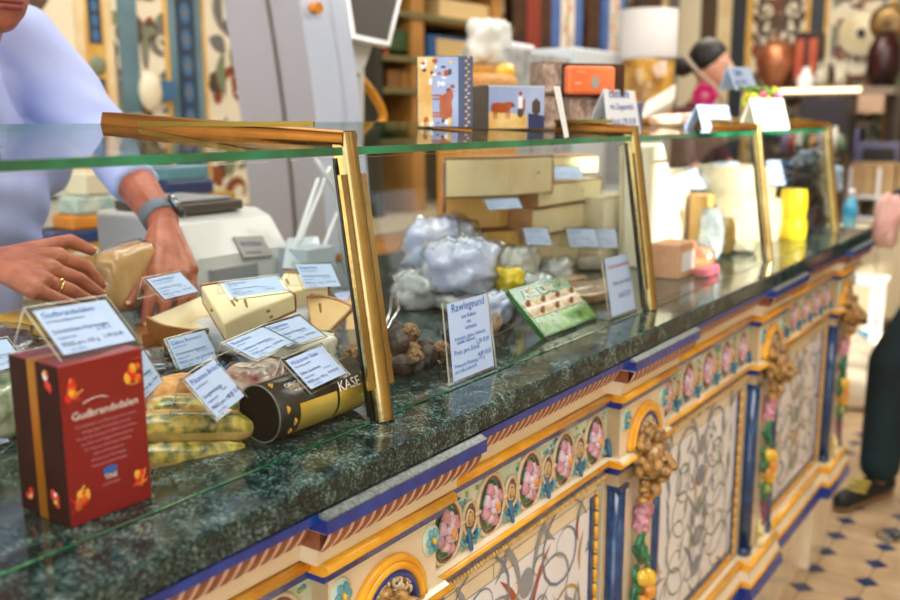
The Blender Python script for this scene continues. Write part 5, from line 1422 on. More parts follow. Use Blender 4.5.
# stacked packs
NB = mat('pack_navy', '#16396f', rough=.4, coat=.3); YB = mat('pack_ochre', '#b58a2e', rough=.5); CB = mat('pack_cream', '#e4dbbd', rough=.5); OB = mat('pack_orange', '#d07c1e', c2='#e39a3a', scale=10, rough=.4); TB = mat('pack_teal', '#8fb3b0', c2='#d8dfcf', scale=25, rough=.4)
Gs = 'packs stacked on the back counter'
XB_ = -2.35
zc = .966
for i, (pa, pb, pt, mt, lb_) in enumerate([(62, 124, 256, YB, 'bottom ochre pack of the stack behind the hands'), (62, 124, 250, CB, 'cream pack second in the stack behind the hands'), (62, 122, 243, YB, 'upper ochre pack of the stack behind the hands'), (52, 136, 229, NB, 'dark blue padded pack across the stack behind the hands'),
                                           (72, 124, 214, OB, 'orange pack on the dark blue pack'), (76, 120, 196, TB, 'pale green patterned pack on the orange one'), (84, 110, 172, CB, 'cream pack topping the stack between the arms')]):
    z1 = at((pa+pb)/2, pt, X=XB_).z
    r, w, h = pbox('stacked_pack', pa, pb, pt, pt+3, XB_, .22, mt, lb_, 'pack', Gs, zb=zc+.0008, bevel=.008)
    zc = z1
zc = .966
for i, (pa, pb, pt, mt, lb_) in enumerate([(158, 250, 222, mat('pack_white', '#dcd9d0', rough=.5), 'white carton at the bottom of the right-hand stack'), (160, 248, 204, CB, 'cream board box second in the right-hand stack'), (165, 236, 194, YB, 'thin ochre pack in the right-hand stack'), (166, 214, 180, NB, 'dark blue book on the right-hand stack'), (166, 206, 166, mat('pack_sea', '#5c93a6', rough=.4), 'sea blue pack on top of the right-hand stack')]):
    z1 = at((pa+pb)/2, pt, X=XB_-.03).z
    pbox('stacked_pack', pa, pb, pt, pt+3, XB_-.03, .22, mt, lb_, 'pack', Gs, zb=zc+.0008, bevel=.006); zc = z1
# wall shelf unit with boxes and pictures
t = thing('shelf_unit', 'warm brown wooden shelf unit against the tiled wall', 'shelf', (-2.8, 4.1, .966))
XS = -2.62
ya, yb = at(382, 60, X=XS).y, at(512, 60, X=XS).y
for px in (418, 497): y_ = at(px, 60, X=XS).y; obj('upright', MB().box((XS-.3, y_-.045, .966), (XS, y_+.045, 2.6)), WOODB, t)
obj('upright', MB().box((XS-.3, ya-.04, .966), (XS, ya+.0, 2.6)), mat('wood_dark', '#2b2a1c', rough=.5), t)
for py in (92, 62, 20, -18): z_ = at(450, py, X=XS).z; obj('shelf_board', MB().box((XS-.31, ya, z_-.015), (XS+.012, yb, z_+.01)), mat('board_olive', '#6f6640', rough=.4), t)
obj('back_panel', MB().box((XS-.33, ya, .966), (XS-.31, yb, 2.6)), mat('panel_dark', '#3a3526', rough=.6), t)
rg = random.Random(31)
sh = [at(450, py, X=XS).z+.0108 for py in (92, 62, 20)]
items = [(428, 492, 38, 62, '#1d4f86', 'blue framed box on the lower shelf', '#c9ab72'), (428, 488, 26, 37, '#d9a54a', 'flat golden box under the olive board', None), (440, 490, 2, 18, '#d9bb82', 'cream box on the upper shelf', None), (386, 412, 50, 62, '#b4551f', 'red-orange tin row end on the lower shelf', None), (388, 412, 30, 62, '#2f4a24', 'dark green pot plant sleeve on the left shelf', None),
         (388, 400, 70, 91, '#7d5528', 'brown jar box on the lowest shelf', None), (402, 414, 72, 91, '#9c6c34', 'amber jar box on the lowest shelf', None), (430, 455, 74, 91, '#8a5a2c', 'brown carton on the lowest shelf', None), (460, 490, 70, 91, '#c08a3c', 'ochre carton on the lowest shelf', None)]
for (pa, pb, pt, pbm, hxc, lb_, fr) in items:
    pbox('shelf_box', pa, pb, pt, pbm, XS-.02, .18, mat('shelf_'+hxc[1:], hxc, rough=.45), lb_, 'box', None, zb=min(sh, key=lambda z: abs(z-at((pa+pb)/2, pbm, X=XS).z)), front=mat('shelf_front_'+fr[1:], fr, rough=.5) if fr else None, fbox=(.12, .88, .12, .88))
# dark wood display frames with small pictures
t0y = None
for i, (pa, pb, blue) in enumerate([(513, 526, 0), (527, 541, 1), (541, 552, 0), (552, 583, 2), (588, 600, 0), (604, 626, 2), (640, 662, 0)]):
    mt = {0: DKW, 1: mat('frame_red', '#7c2a1a', rough=.5), 2: mat('frame_blue', '#4a6aa4', c2='#3a568c', rough=.4)}[blue]
    X_ = -2.72
    zb = .966
    r, w, h = pbox('wall_panel', pa, pb, -40, 50, X_, .05, mt, ['narrow dark wooden panel at the shelf end', 'brown-red panel with pale figure', 'second dark wooden panel right of the red one', 'tall blue framed picture, left of two', 'dark panel between the two blue pictures', 'tall blue framed picture, right of two', 'dark panel behind the white shade'][i], 'panel', None, zb=zb, front=mat('picture_pale', '#d9cfc0', c2='#c3b6ac', rough=.5, scale=6) if blue == 2 else None, fbox=(.28, .72, .52, .98))
    if blue == 2:
        m = MB()
        for q in range(7): m.ell((.002, w*.5+.02*math.sin(q*2), h*(.62+.045*q)), (.001, .028, .035), nu=10, nv=4, mi=q % 2)
        obj('figure', m, [mat('fig_rust', '#b47a58', rough=.5), mat('fig_sage', '#9a9a7c', rough=.5)], r, local=True)
# clutter on the back counter seen above the top glass
t = thing('lamp_shade', 'white cylindrical shade standing on an amber glass base', 'lamp', (-1.62, at(648, 122, X=-1.62).y, .9655))
c0 = at(648, 58, X=-1.62); c1 = at(648, 10, X=-1.62); rr = (at(674, 30, X=-1.62).y-at(622, 30, X=-1.62).y)*.22
obj('shade', MB().lathe([(rr, c0.z), (rr*1.0, c1.z), (rr*.96, c1.z), (rr*.96, c0.z)], (c0.x, c0.y, 0), 36), mat('shade_white', '#dcd8d6', rough=.7), t)
obj('base', MB().lathe([(.001, .9655), (rr*.9, .9655), (rr*.95, c0.z-.16), (rr*.95, c0.z-.012), (rr*.5, c0.z), (.001, c0.z)], (c0.x, c0.y, 0), 36), mat('amber', '#8a5812', c2='#d6a545', rough=.25, coat=.5, scale=14, bump=.3, bscale=12), t)

# island counter the middle things stand on
t2 = thing('service_island', 'plain wooden service table behind the far display bays', 'table', (-1.9, 3.6, 0))
obj('table_top', MB().box((-2.2, 2.3, .93), (-1.56, 3.0, .965)).box((-2.2, 3.0, .93), (-1.56, 4.15, .965)).box((-1.56, 3.16, .93), (-1.28, 4.15, .965)), WOODB, t2, bevel=.004)
for (x, y) in ((-2.15, 2.35), (-2.15, 4.1), (-1.62, 2.35), (-1.33, 4.1), (-1.33, 3.21)): obj('leg', MB().box((x-.03, y-.03, 0), (x+.03, y+.03, .9295)), WOODB, t2)
Gc = 'clutter on the service table'
def onisl(px0, px1, pyt, mt, label, X=-1.75, dep=.2, name='container', cat='container', front=None):
    return pbox(name, px0, px1, pyt, pyt+10, X, dep, mt, label, cat, Gc, zb=.9655, bevel=.01, front=front)
CLR = mat('tub_clear', '#b9bfc2', c2='#8f959b', rough=.2, coat=.6, scale=20)
onisl(576, 624, 50, mat('tub_white', '#d5dfe6', rough=.35), 'wide white tub left of the lamp shade', -1.72)
onisl(534, 573, 55, CLR, 'clear tub with greyish lid left of the wide white one', -1.74)
TT = onisl(508, 533, 48, CLR, 'tall clear tub behind the ox tin', -1.74)
onisl(484, 507, 66, mat('box_ochre', '#c98f34', rough=.5), 'ochre box under the crumpled paper', -1.74)
z_ = at(495, 66, X=-1.80).z
lump('paper_ball', (-1.82, at(488, 60, X=-1.82).y, z_), (.13, .17, .15), (0, 0, 0), mat('paper_crumple', '#dfe3e0', rough=.6, bump=.5, bscale=14), 'crumpled white paper ball on the ochre box', 'paper', None, .3, 2, 3)
p = at(506, 72, X=-1.68); m = MB().ell((p.x, p.y, p.z), (.03, .045, .03), fn=lambda q: 1+.1*abs(q.y)**6); 
t = thing('lemon', 'yellow lemon in front of the crumpled paper', 'fruit', p-V((0, 0, .03))); obj('fruit', m, LEMON, t)
pbox('bread_box', 486, 520, 74, 84, -1.62, .12, CRUST, 'brown loaf behind the low ox tin', 'bread', None, zb=.9655, bevel=.02)
zr_ = TT[0].location.z+TT[2]; q0 = at(512, 48, X=-1.82); m = MB().cap((-1.84, q0.y, zr_+.016), .016, (-1.84, q0.y+.17, zr_+.016), .014, 14, 4); single('paper_roll', m, PAPERW, 'white paper roll lying on the clear tubs', 'paper roll')
gm = thing('grey_machine', 'grey machine with a slanted white cover left of the woman in background', 'machine', (-1.42, at(655, 110, X=-1.42).y, .9655))
y0, y1 = at(642, 110, X=-1.36).y, at(672, 110, X=-1.36).y
obj('body', MB().box((-1.50, y0, .9655), (-1.36, y1, at(655, 118, X=-1.36).z)), BODYG, gm, bevel=.006)
m = MB(); slab_quad([at(641, 119, X=-1.34), at(674, 100, X=-1.37), at(676, 84, X=-1.42), at(646, 102, X=-1.42)], .03, m); obj('cover', m, mat('lid_white', '#dcd8cc', rough=.4), gm)
# ------------------------------------------------------------------ far end of the shop
WHTC = mat('far_cabinet', '#cfc2a2', rough=.5, c2='#dccfae', scale=2)
# shelf with a lit strip in front of the far wall
Yf = 6.35
def fbox(name, px0, px1, pyt, pyb, Y, dep, mt, label, cat, grp=None, zb=None, bevel=.006):
    a = at(px0, (pyt+pyb)/2, Y=Y); b_ = at(px1, (pyt+pyb)/2, Y=Y); m_ = (px0+px1)/2
    z1 = at(m_, pyt, Y=Y).z; z0 = at(m_, pyb, Y=Y).z if zb is None else zb
    r = thing(name, label, cat, ((a.x+b_.x)/2, Y, z0), (0, 0, 0), grp)
    w = b_.x-a.x
    obj('body', MB().box((-w/2, 0, 0), (w/2, dep, z1-z0)), mt, r, local=True, bevel=min(bevel, (z1-z0)*.2, w*.2))
    return r, w, z1-z0, z1
r, w, h, zsh = fbox('tall_cabinet', 848, 905, 222, 300, Yf, .35, WHTC, 'cream two-door cabinet at the far right', 'cabinet', zb=.12)
for s in (-1, 1): obj('door', MB().box((s*w*.25-w*.235, -.018, .03), (s*w*.25+w*.235, -.0005, h-.05)), WHTC, r, local=True, bevel=.004)
for s in (-1, 1):
    for dy in (.03, .32): obj('leg', MB().cyl((s*w*.45, dy, -.12), (s*w*.45, dy, 0), .02, n=12), CREAMW, r, local=True)
# open rail rack standing on the cabinet
t = thing('rail_rack', 'white rail rack holding cream files above the far cabinet', 'rack', (r.location.x, Yf, zsh+.001))
xa, xb = at(846, 200, Y=Yf).x, at(905, 200, Y=Yf).x
for py in (199, 221): z_ = max(at(870, py, Y=Yf).z, zsh+.002); obj('rail', MB().box((xa, Yf+.0, z_), (xb, Yf+.3, z_+.022)), CREAMW, t)
for x in (xa, (xa+xb)/2, xb-.02): obj('upright', MB().box((x, Yf+.02, zsh+.001), (x+.02, Yf+.04, at(870, 168, Y=Yf).z)), CREAMW, t)
zr = at(870, 199, Y=Yf).z+.0235
for i, px in enumerate((848, 859, 870, 883, 893)):
    x = at(px, 180, Y=Yf).x; single('file_box', MB().box((x, Yf+.04, zr), (x+.075, Yf+.28, zr+.20)), mat('file_tan', '#b08f63', c2='#c5a67a', rough=.6, scale=5), 'cream-brown file box standing on the rail rack', 'file box', 'file boxes on the rail rack', bevel=.003)
# framed picture boards above it
fbox('display_screen', 855, 898, 142, 172, Yf+.36, .04, mat('screen_frame', '#77759a', rough=.4), 'lilac framed dark board above the file boxes', 'board', None, zb=zr+.0)
fbox('dark_board', 863, 893, 148, 168, Yf+.31, .04, mat('board_dark', '#2f2c2a', rough=.4), 'dark panel inside the lilac framed board', 'board', None, zb=zr+.205-.205+.0)
# shelf with the bright strip
zst = at(800, 91, Y=6.6).z
t = thing('lit_shelf', 'wall shelf with a bright lit front strip before the ornamented wall', 'shelf', (-1.6, 6.8, zst))
xa, xb = at(745, 92, Y=6.6).x, at(893, 92, Y=6.6).x
obj('board', MB().box((xa, 6.62, zst-.03), (xb, 7.18, zst+.02)), mat('shelf_grey', '#8c7c6a', rough=.4), t)
m = MB().box((at(780, 92, Y=6.6).x, 6.595, zst-.012), (at(860, 92, Y=6.6).x, 6.6195, zst+.016)); obj('light_strip', m, mat('strip_light', '#fff3d0', emit=('#ffe9b8', 2.2)), t, label='glowing warm light strip')
m = MB().box((at(858, 100, Y=6.6).x, 6.6, at(865, 113, Y=6.6).z), (at(884, 100, Y=6.6).x, 6.65, zst-.031)); obj('end_box', m, mat('shelf_end', '#c9a78c', rough=.4), t)
obj('support', MB().box((xa, 6.75, 0), (xa+.05, 7.15, zst-.031)), DKW, t); obj('support', MB().box((xb-.05, 6.75, 0), (xb, 7.15, zst-.031)), DKW, t)
zt_ = zst+.0205
# things on that shelf
r1, w1, h1, z1 = fbox('red_lantern', 793, 819, 32, 84, 6.75, .15, mat('lantern_dark', '#2a120c', rough=.4), 'dark red lantern box on the lit shelf', 'lantern', None, zb=zt_)
for s in (-1, 1): obj('pane', MB().box((s*w1*.25-w1*.16, -.004, h1*.10), (s*w1*.25+w1*.16, -.0005, h1*.88)), mat('lantern_red', '#a3402a', c2='#c06040', rough=.3, scale=8), r1, local=True)
p = at(806, 80, Y=6.68); m = MB().lathe([(.001, 0), (.055, 0), (.06, .05), (.05, .08), (.028, .10), (.026, .135), (.001, .14)], (p.x, 6.68, zt_), 20); single('white_jar', m, CREAMW, 'small white jar standing before the red lantern', 'jar')
p = at(774, 70, Y=6.75); m = MB().lathe([(.001, 0), (.05, 0), (.11, .08), (.145, .18), (.12, .28), (.07, .33), (.06, .33), (.001, .30)], (p.x, 6.8, zt_), 24); single('copper_pot', m, mat('copper', '#a8613c', c2='#c98a66', rough=.35, metal=.6, scale=6), 'round copper-coloured pot on the lit shelf', 'pot')
p = at(885, 60, Y=6.75); m = MB().lathe([(.001, 0), (.07, 0), (.11, .10), (.105, .25), (.06, .34), (.04, .36), (.001, .36)], (p.x-.02, 6.85, zt_), 24); single('dark_vase', m, mat('vase_dark', '#3c0f12', c2='#1a0c0c', rough=.3, scale=5), 'dark wine-red vase at the right end of the shelf', 'vase')
m = MB(); p = at(888, 22, Y=7.1)
m.lathe([(.001, -.03), (.10, -.02), (.125, 0), (.12, .012), (.06, .02), (.001, .022)], (p.x, 7.12, p.z), 24, M=Matrix.Rotation(PI/2, 3, 'X')); single('wall_plate', m, mat('plate_bronze', '#5c4326', c2='#a78450', rough=.3, metal=.5, scale=12), 'round bronze plate hung on the ornamented wall', 'plate')
p = at(861, 33, Y=7.1); m = MB().lathe([(.001, -.02), (.13, -.015), (.16, 0), (.15, .008), (.001, .01)], (p.x, 7.13, p.z), 28, M=Matrix.Rotation(PI/2, 3, 'X')); m.ell((p.x, 7.10, p.z), (.03, .02, .03), mi=1); single('wall_plate', m, [mat('plate_cream', '#e6d9b8', c2='#d2c095', rough=.3, scale=9), WDK], 'cream plate with dark centre hung on the wall', 'plate')
for i, (px, hh) in enumerate(((818, .17), (823, .2), (837, .16), (842, .19))):
    p = at(px, 80, Y=6.7); m = MB().lathe([(.001, 0), (.02, 0), (.02, hh*.6), (.008, hh*.75), (.008, hh), (.001, hh)], (p.x, 6.72, zt_), 14); single('small_bottle', m, mat('bottle_pale', '#cfc9b4', rough=.2, coat=.5), 'small pale bottle on the lit shelf', 'bottle', 'small bottles on the lit shelf')
# things below the strip: rack of dark and lilac boxes behind the case end
fbox('jam_shelf', 800, 846, 98, 128, 6.2, .3, mat('jam_dark', '#2f2a33', rough=.5), 'dark shelf block under the lit strip', 'shelf', None, zb=0.0)
rg = random.Random(77)
for i, px in enumerate(range(786, 848, 7)):
    p = at(px, 122, Y=6.1); hh = rg.uniform(.10, .2); m = MB().lathe([(.001, 0), (.030, 0), (.030, hh*.7), (.016, hh*.8), (.016, hh), (.001, hh)], (p.x, 6.12, 1.18), 14)
    single('jam_jar', m, mat(['jar_lilac', 'jar_red', 'jar_white', 'jar_green', 'jar_amber'][i % 5], ['#8a7fa8', '#a0402c', '#d0cabc', '#4c6a4a', '#c98a3c'][i % 5], rough=.3, coat=.5), ['lilac', 'red', 'white', 'green', 'amber'][i % 5]+' jar in the row beneath the lit shelf', 'jar', 'jars in a row beneath the lit shelf')
single('jar_rack', MB().box((at(782, 122, Y=6.1).x, 6.02, 1.15), (at(850, 122, Y=6.1).x, 6.18, 1.179)).box((at(782, 122, Y=6.1).x, 6.02, 0), (at(786, 122, Y=6.1).x, 6.18, 1.15)).box((at(846, 122, Y=6.1).x, 6.02, 0), (at(850, 122, Y=6.1).x, 6.18, 1.15)), DKW, 'dark rack carrying the row of jars', 'rack')
fbox('lilac_box', 841, 858, 128, 164, 6.75, .2, mat('box_lilac', '#6e6c98', c2='#8a88b0', rough=.5, scale=8), 'lilac box beyond the last brass post', 'box', None, zb=at(851, 170, Y=6.72).z+.0008)
p = at(849, 170, Y=5.9)
fbox('side_table', 840, 862, 170, 172, 6.72, .3, WHTC, 'narrow pale side table beyond the last brass post', 'table', None, zb=0.0)
# blue bottle by the last post
p = at(849, 218, X=-.95); 
m = MB().lathe([(.001, 0), (.018, 0), (.02, .05), (.016, .07), (.007, .085), (.007, .105), (.001, .106)], (-1.25, 3.6, .0), 16)
t = thing('water_bottle', 'small bright blue bottle behind the last brass post', 'bottle', (-1.25, 3.6, .985))
bb = at(849, 227, Y=3.9); t.location = (bb.x, 3.9, bb.z)
obj('body', MB().lathe([(.001, 0), (.026, 0), (.028, .08), (.020, .10), (.010, .12)], (0, 0, 0), 16), mat('bottle_blue', '#1f9fd8', c2='#7fd0ee', rough=.2, scale=20, coat=.5), t, local=True)
obj('cap', MB().cyl((0, 0, .12), (0, 0, .15), .012, n=12), CREAMW, t, local=True)
t3 = thing('bottle_table', 'small pale stand under the blue bottle', 'table', (bb.x, 3.9, 0)); obj('top', MB().box((bb.x-.09, 3.8, bb.z-.02), (bb.x+.06, 4.0, bb.z-.0005)), WHTC, t3); obj('leg', MB().cyl((bb.x-.02, 3.9, 0), (bb.x-.02, 3.9, bb.z-.02), .015, n=12), WHTC, t3)
# white stool and sunlit bundle on the floor
bp = at(868, 335, Z=0)
t = thing('white_stool', 'white-legged stool with a blue seat edge before the cream cabinet', 'stool', (bp.x, 5.9, 0))
for dx in (-.10, .12):
    for dy in (0, .26): obj('leg', MB().box((bp.x+dx-.014, 5.8+dy, 0), (bp.x+dx+.014, 5.828+dy, .42)), CREAMW, t)
obj('seat', MB().box((bp.x-.13, 5.78, .4205), (bp.x+.15, 6.11, .45)), CREAMW, t, bevel=.006)
obj('foot_rail', MB().box((bp.x-.1, 5.79, .12), (bp.x+.12, 5.80, .15)), mat('rail_blue', '#3c8fc0', rough=.4), t)
for i, (px, py, s_) in enumerate(((848, 328, .13), (860, 338, .13), (847, 352, .14), (864, 318, .12), (851, 372, .14))):
    p = at(px, py+34, Z=0); q_ = V((p.x, p.y, 0))
    lump('white_sack', (p.x-.0, p.y, 0), (s_*1.5, s_*1.5, s_*1.3), (0, 0, .5*i), mat('sack_white', '#f3ead2', rough=.7, bump=.4, bscale=12), ['rearmost', 'second', 'third', 'upper right', 'nearest'][i]+' sunlit white sack on the floor beyond the counter', 'sack', 'white sacks on the floor', .15, 2, i+60, False, 2.5)
# blue-dark bunch at the end of the case
t = thing('dried_bunch', 'dark bunch wrapped in blue-grey paper in the fourth bay', 'bunch', (-1.06, 3.13, .0))
c = at(808, 178, Y=3.45); t.location = (c.x, 3.45, 0)
stand_ = MB().cyl((c.x, 3.45, 0), (c.x, 3.45, 1.08), .06, .05, 16); obj('stand', stand_, DKW, t)
m = MB(); rg = random.Random(15)
for i in range(60):
    d_ = V((rg.gauss(0, .05), rg.gauss(0, .04), rg.gauss(0, .05))); m.ell(c+d_, (.008, .012, .02), Euler((rg.random()*3, rg.random()*3, 0)).to_matrix(), 7, 5, 0)
obj('leaves', m, mat('leaf_dark', '#16181a', c2='#33393a', rough=.4, scale=30), t)
m = MB()
for i in range(26): a = rg.uniform(-.2, 3.4); m.ell(c+V((.085*math.cos(a), .03, .075*math.sin(a)))+V((rg.gauss(0, .01), 0, rg.gauss(0, .01))), (.018, .012, .02), nu=8, nv=5, mi=0)
m.cap(c+V((.085, .02, .02)), .02, c+V((.07, .02, -.12)), .014, 10, 3)
obj('paper', m, mat('paper_slate', '#7f97ad', c2='#a9bccb', rough=.5, scale=20), t)
obj('stem', MB().cap(c+V((.02, 0, -.05)), .02, V((c.x, 3.45, 1.08)), .025, 10, 3), mat('stem_rust', '#6e3424', rough=.5), t)

# ------------------------------------------------------------------ people
SKIN = mat('skin', '#96503a', c2='#b46a50', rough=.42, scale=28, sss=.10, bump=.35, bscale=55)
SKIN2 = mat('skin_pale', '#d9a084', rough=.5, sss=.1)
SHIRT = mat('shirt_blue', '#a9b8ec', c2='#b9c6f2', rough=.85, scale=6, bump=.35, bscale=14)
TROU = mat('trousers_dark', '#1c2536', rough=.9)
HAIR = mat('hair_grey', '#6b6058', rough=.7, bump=.5, bscale=120)
def merge(mb, data, mi=0, sm=True): mb.add(data[0], data[1], mi, sm)
def chain(pts, rs, n=12, **k):
    return [(pts[i], rs[i], pts[i+1], rs[i+1], n, 4) for i in range(len(pts)-1)]
man = thing('person', 'man in a light blue long-sleeved shirt reaching into the case, watch on wrist', 'person', (-1.78, .78, 0))
# body, head and upper limbs (coarser), forearms and hands (finer), one mesh
pel = V((-1.84, .83, .93)); ch = V((-1.68, .86, 1.29)); nk = V((-1.57, .82, 1.485)); hd = V((-1.470, .808, 1.632))
shL = V((-1.64, .975, 1.525)); shR = V((-1.65, .71, 1.50))
elL = at(102, 136, X=-1.50); wrL = at(163, 222, X=-1.285)
elR = V((-1.60, .55, 1.24)); wrR = at(-8, 262, X=-1.30)
caps = chain([pel, ch, nk], [.13, .13, .06], 16)+[(pel+V((0, -.06, 0)), .12, pel+V((0, .06, 0)), .12, 16, 4), (ch+V((0, -.10, .04)), .09, ch+V((0, .10, .04)), .09, 16, 4), (nk, .055, hd+V((-.01, 0, -.07)), .052, 14, 4)]
for s, y in ((-1, -.10), (1, .10)): caps += chain([pel+V((0, y, -.04)), V((-1.84, .83+y*1.2, .50)), V((-1.86, .83+y*1.2, .09))], [.085, .06, .045], 12)+[(V((-1.88, .83+y*1.2, .05)), .042, V((-1.70, .83+y*1.35, .035)), .034, 10, 4)]
for sh, el in ((shL, elL), (shR, elR)): caps += chain([sh, el], [.052, .040], 12)
mb = MB(); merge(mb, blob(caps, .016, 4))
head = [('e', hd, (.088, .074, .098)), ('e', hd+V((.055, 0, -.055)), (.048, .050, .050)), ('e', hd+V((.062, .0, -.088)), (.028, .030, .022)), (hd+V((.085, 0, .012)), .010, hd+V((.112, 0, -.030)), .015, 10, 4),
        ('e', hd+V((.070, 0, -.062)), (.030, .030, .010)), ('e', hd+V((.072, 0, -.073)), (.028, .026, .009)), (nk, .055, hd+V((-.015, 0, -.06)), .056, 14, 4)]
for s in (-1, 1): head += [('e', hd+V((.068, s*.034, -.022)), (.022, .022, .024)), ('e', hd+V((.072, s*.028, .030)), (.018, .024, .010)), ('e', hd+V((-.005, s*.078, -.010)), (.020, .010, .030))]
merge(mb, blob(head, .0055, 3))
for s in (-1, 1): mb.ell(hd+V((.0745, s*.030, .008)), (.010, .0125, .0065), mi=1); mb.ell(hd+V((.0830, s*.030, .007)), (.0030, .0050, .0050), mi=2); mb.cap(hd+V((.080, s*.018, .026)), .0040, hd+V((.070, s*.048, .026)), .0030, 8, 3, 2)
# right hand (left in the picture): knuckles, fingers
def hand(wr, el, digits, palm, r0, fr=.0082):
    cp = [(el, r0*1.25, wr, r0*.86, 14, 4)]
    for k, (pts, rs) in enumerate(digits):
        if k > 0: cp.append((wr.lerp(pts[0], .05), r0*.74, pts[0], rs[0]*1.45, 10, 4))
        else: cp.append((wr.lerp(pts[0], .25), r0*.6, pts[0], rs[0]*1.15, 10, 4))
        cp += chain(pts, [r_*1.13 for r_ in rs], 10)
    return cp
X1, X2, X3, X4, X5 = -1.265, -1.225, -1.20, -1.178, -1.160
dR = [([at(46, 247, X=-1.275), at(70, 241, X=X1), at(91, 250, X=X1+.015)], [.012, .0100, .0078]),
      ([at(58, 258, X=X2), at(84, 265, X=X2+.012), at(101, 284, X=X2+.02)], [.0115, .0098, .0075]),
      ([at(51, 270, X=X3), at(80, 280, X=X3+.012), at(99, 293, X=X3+.012)], [.0115, .0098, .0075]),
      ([at(43, 281, X=X4), at(70, 290, X=X4+.010), at(92, 302, X=X4+.008)], [.0110, .0092, .0072]),
      ([at(35, 290, X=X5), at(58, 299, X=X5+.006), at(80, 307, X=X5+.006)], [.0098, .0082, .0066])]
merge(mb, blob(hand(wrR, elR, dR, None, .030), .0026, 3))
tendon = MB()
# left hand (right in the picture) reaching down
dL = [([at(146, 262, X=-1.235), at(138, 283, X=-1.215), at(129, 303, X=-1.20)], [.012, .010, .0078]),
      ([at(158, 275, X=-1.20), at(149, 300, X=-1.185), at(146, 322, X=-1.18)], [.0115, .0095, .0075]),
      ([at(170, 277, X=-1.19), at(165, 303, X=-1.175), at(160, 325, X=-1.175)], [.0115, .0095, .0075]),
      ([at(181, 275, X=-1.19), at(181, 300, X=-1.175), at(176, 322, X=-1.175)], [.0110, .0092, .0072]),
      ([at(190, 270, X=-1.195), at(192, 292, X=-1.18), at(190, 310, X=-1.178)], [.0098, .0082, .0066])]
merge(mb, blob(hand(wrL, elL.lerp(wrL, .35), dL, None, .031), .0026, 3))
mb.cap(hd+V((.0985, -.016, -.064)), .0048, hd+V((.0985, .016, -.064)), .0048, 10, 4, 3); mb.cap(hd+V((.0965, -.014, -.073)), .0055, hd+V((.0965, .014, -.073)), .0055, 10, 4, 3)
obj('body', mb, [SKIN, mat('eye_white', '#cfc8bf', rough=.3), mat('iris_dark', '#3a2c22', rough=.5), mat('lips', '#8a4038', rough=.5)], man)
nb = MB()
for d_ in dR+dL:
    p0, p1 = d_[0][1], d_[0][2]; ax = (p1-p0).normalized(); up = V((.35, 0, 1)); up = (up-ax*up.dot(ax)).normalized(); sd = ax.cross(up)
    Mx = Matrix((ax, sd, up)).transposed(); nb.ell(p1+ax*.003+up*d_[1][2]*.82, (.0055, .0042, .0014), Mx, 12, 6)
obj('nails', nb, mat('nail', '#d9a48c', rough=.3, coat=.4), man)
# clothes
def clothes(caps, voxel, smooth, off=0): return blob(caps, voxel, smooth)
sc_ = chain([pel+V((0, 0, .02)), ch+V((-.005, 0, 0)), nk+V((-.02, 0, -.03))], [.160, .160, .085], 20)+[(pel+V((.01, -.07, .03)), .135, pel+V((.01, .07, .03)), .135, 18, 4), (ch+V((0, -.12, .04)), .105, ch+V((0, .11, .04)), .105, 18, 4)]
mL = elL.lerp(wrL, .60); 
sc_ += chain([shL, elL], [.078, .051], 18)+[(elL, .052, mL, .046, 18, 4, 0, (False, True))]
sc_ += chain([shR, elR], [.080, .060], 18)+[(elR, .058, elR.lerp(wrR, .55), .046, 18, 4, 0, (False, True))]
sb = blob(sc_, .010, 5)
# soft cloth folds
sv = []
for v in sb[0]:
    p = V(v); k = noise.fractal(p*7.5+V((0, 0, p.y*9)), .9, 2, 2)*.012+.004*math.sin(60*(p.z+.7*p.y)+6*noise.noise(p*5)); c_ = V((-1.68, .86, p.z)); sv.append(p+(p-c_).normalized()*k)
m = MB(); m.add(sv, sb[1], 0, True); obj('shirt', m, SHIRT, man)
m = MB(); m.tube([nk+V((-.008+.062*math.cos(a*PI/10), .062*math.sin(a*PI/10), -.004-.006*math.cos(a*PI/10))) for a in range(20)], .008, 8, 0, closed=True); obj('collar', m, SHIRT, man)
tc_ = []
for y in (-.10, .10): tc_ += chain([pel+V((0, y*.9, -.02)), V((-1.84, .83+y*1.2, .50)), V((-1.86, .83+y*1.2, .10))], [.115, .085, .07], 14)
m = MB(); merge(m, blob(tc_, .014, 4)); obj('trousers', m, TROU, man)
for y in (-.12, .12): obj('shoe', MB().cap((-1.90, .83+y, .045), .045, (-1.70, .83+y*1.1, .038), .040, 12, 4), mat('shoe_black', '#15130f', rough=.4), man)
m = MB(); merge(m, blob([('e', hd+V((-.022, 0, .030)), (.090, .084, .088)), ('e', hd+V((.0, 0, .070)), (.085, .072, .045))], .008, 2)); obj('hair', m, HAIR, man)
# wrist watch
ax = (wrL-elL).normalized(); wc = wrL.lerp(elL, .07); up = V((.75, .75, .30)); up = (up-ax*up.dot(ax)).normalized(); sd = ax.cross(up)
m = MB().lathe([(.0275, -.0120), (.0305, -.0105), (.0305, .0105), (.0275, .0120)], wc, 32, M=Matrix((up, sd, ax)).transposed())
Mx = Matrix((ax, sd, up)).transposed()
ww = obj('watch', m, mat('strap_grey', '#5f6b78', rough=.5), man, label='wrist watch with grey strap')
fc = wc+up*.034; M2 = Matrix((sd, ax, up)).transposed()
m = MB().lathe([(.001, -.005), (.0215, -.005), (.0225, 0), (.0215, .005), (.0185, .006)], fc, 28, M=M2); obj('watch_case', m, mat('watch_steel', '#7e868c', rough=.2, metal=.9), ww)
m = MB().lathe([(.001, .0055), (.0188, .0055), (.0188, .0045)], fc, 28, M=M2); obj('dial', m, mat('dial_dark', '#2a3038', rough=.2, coat=.8), ww)
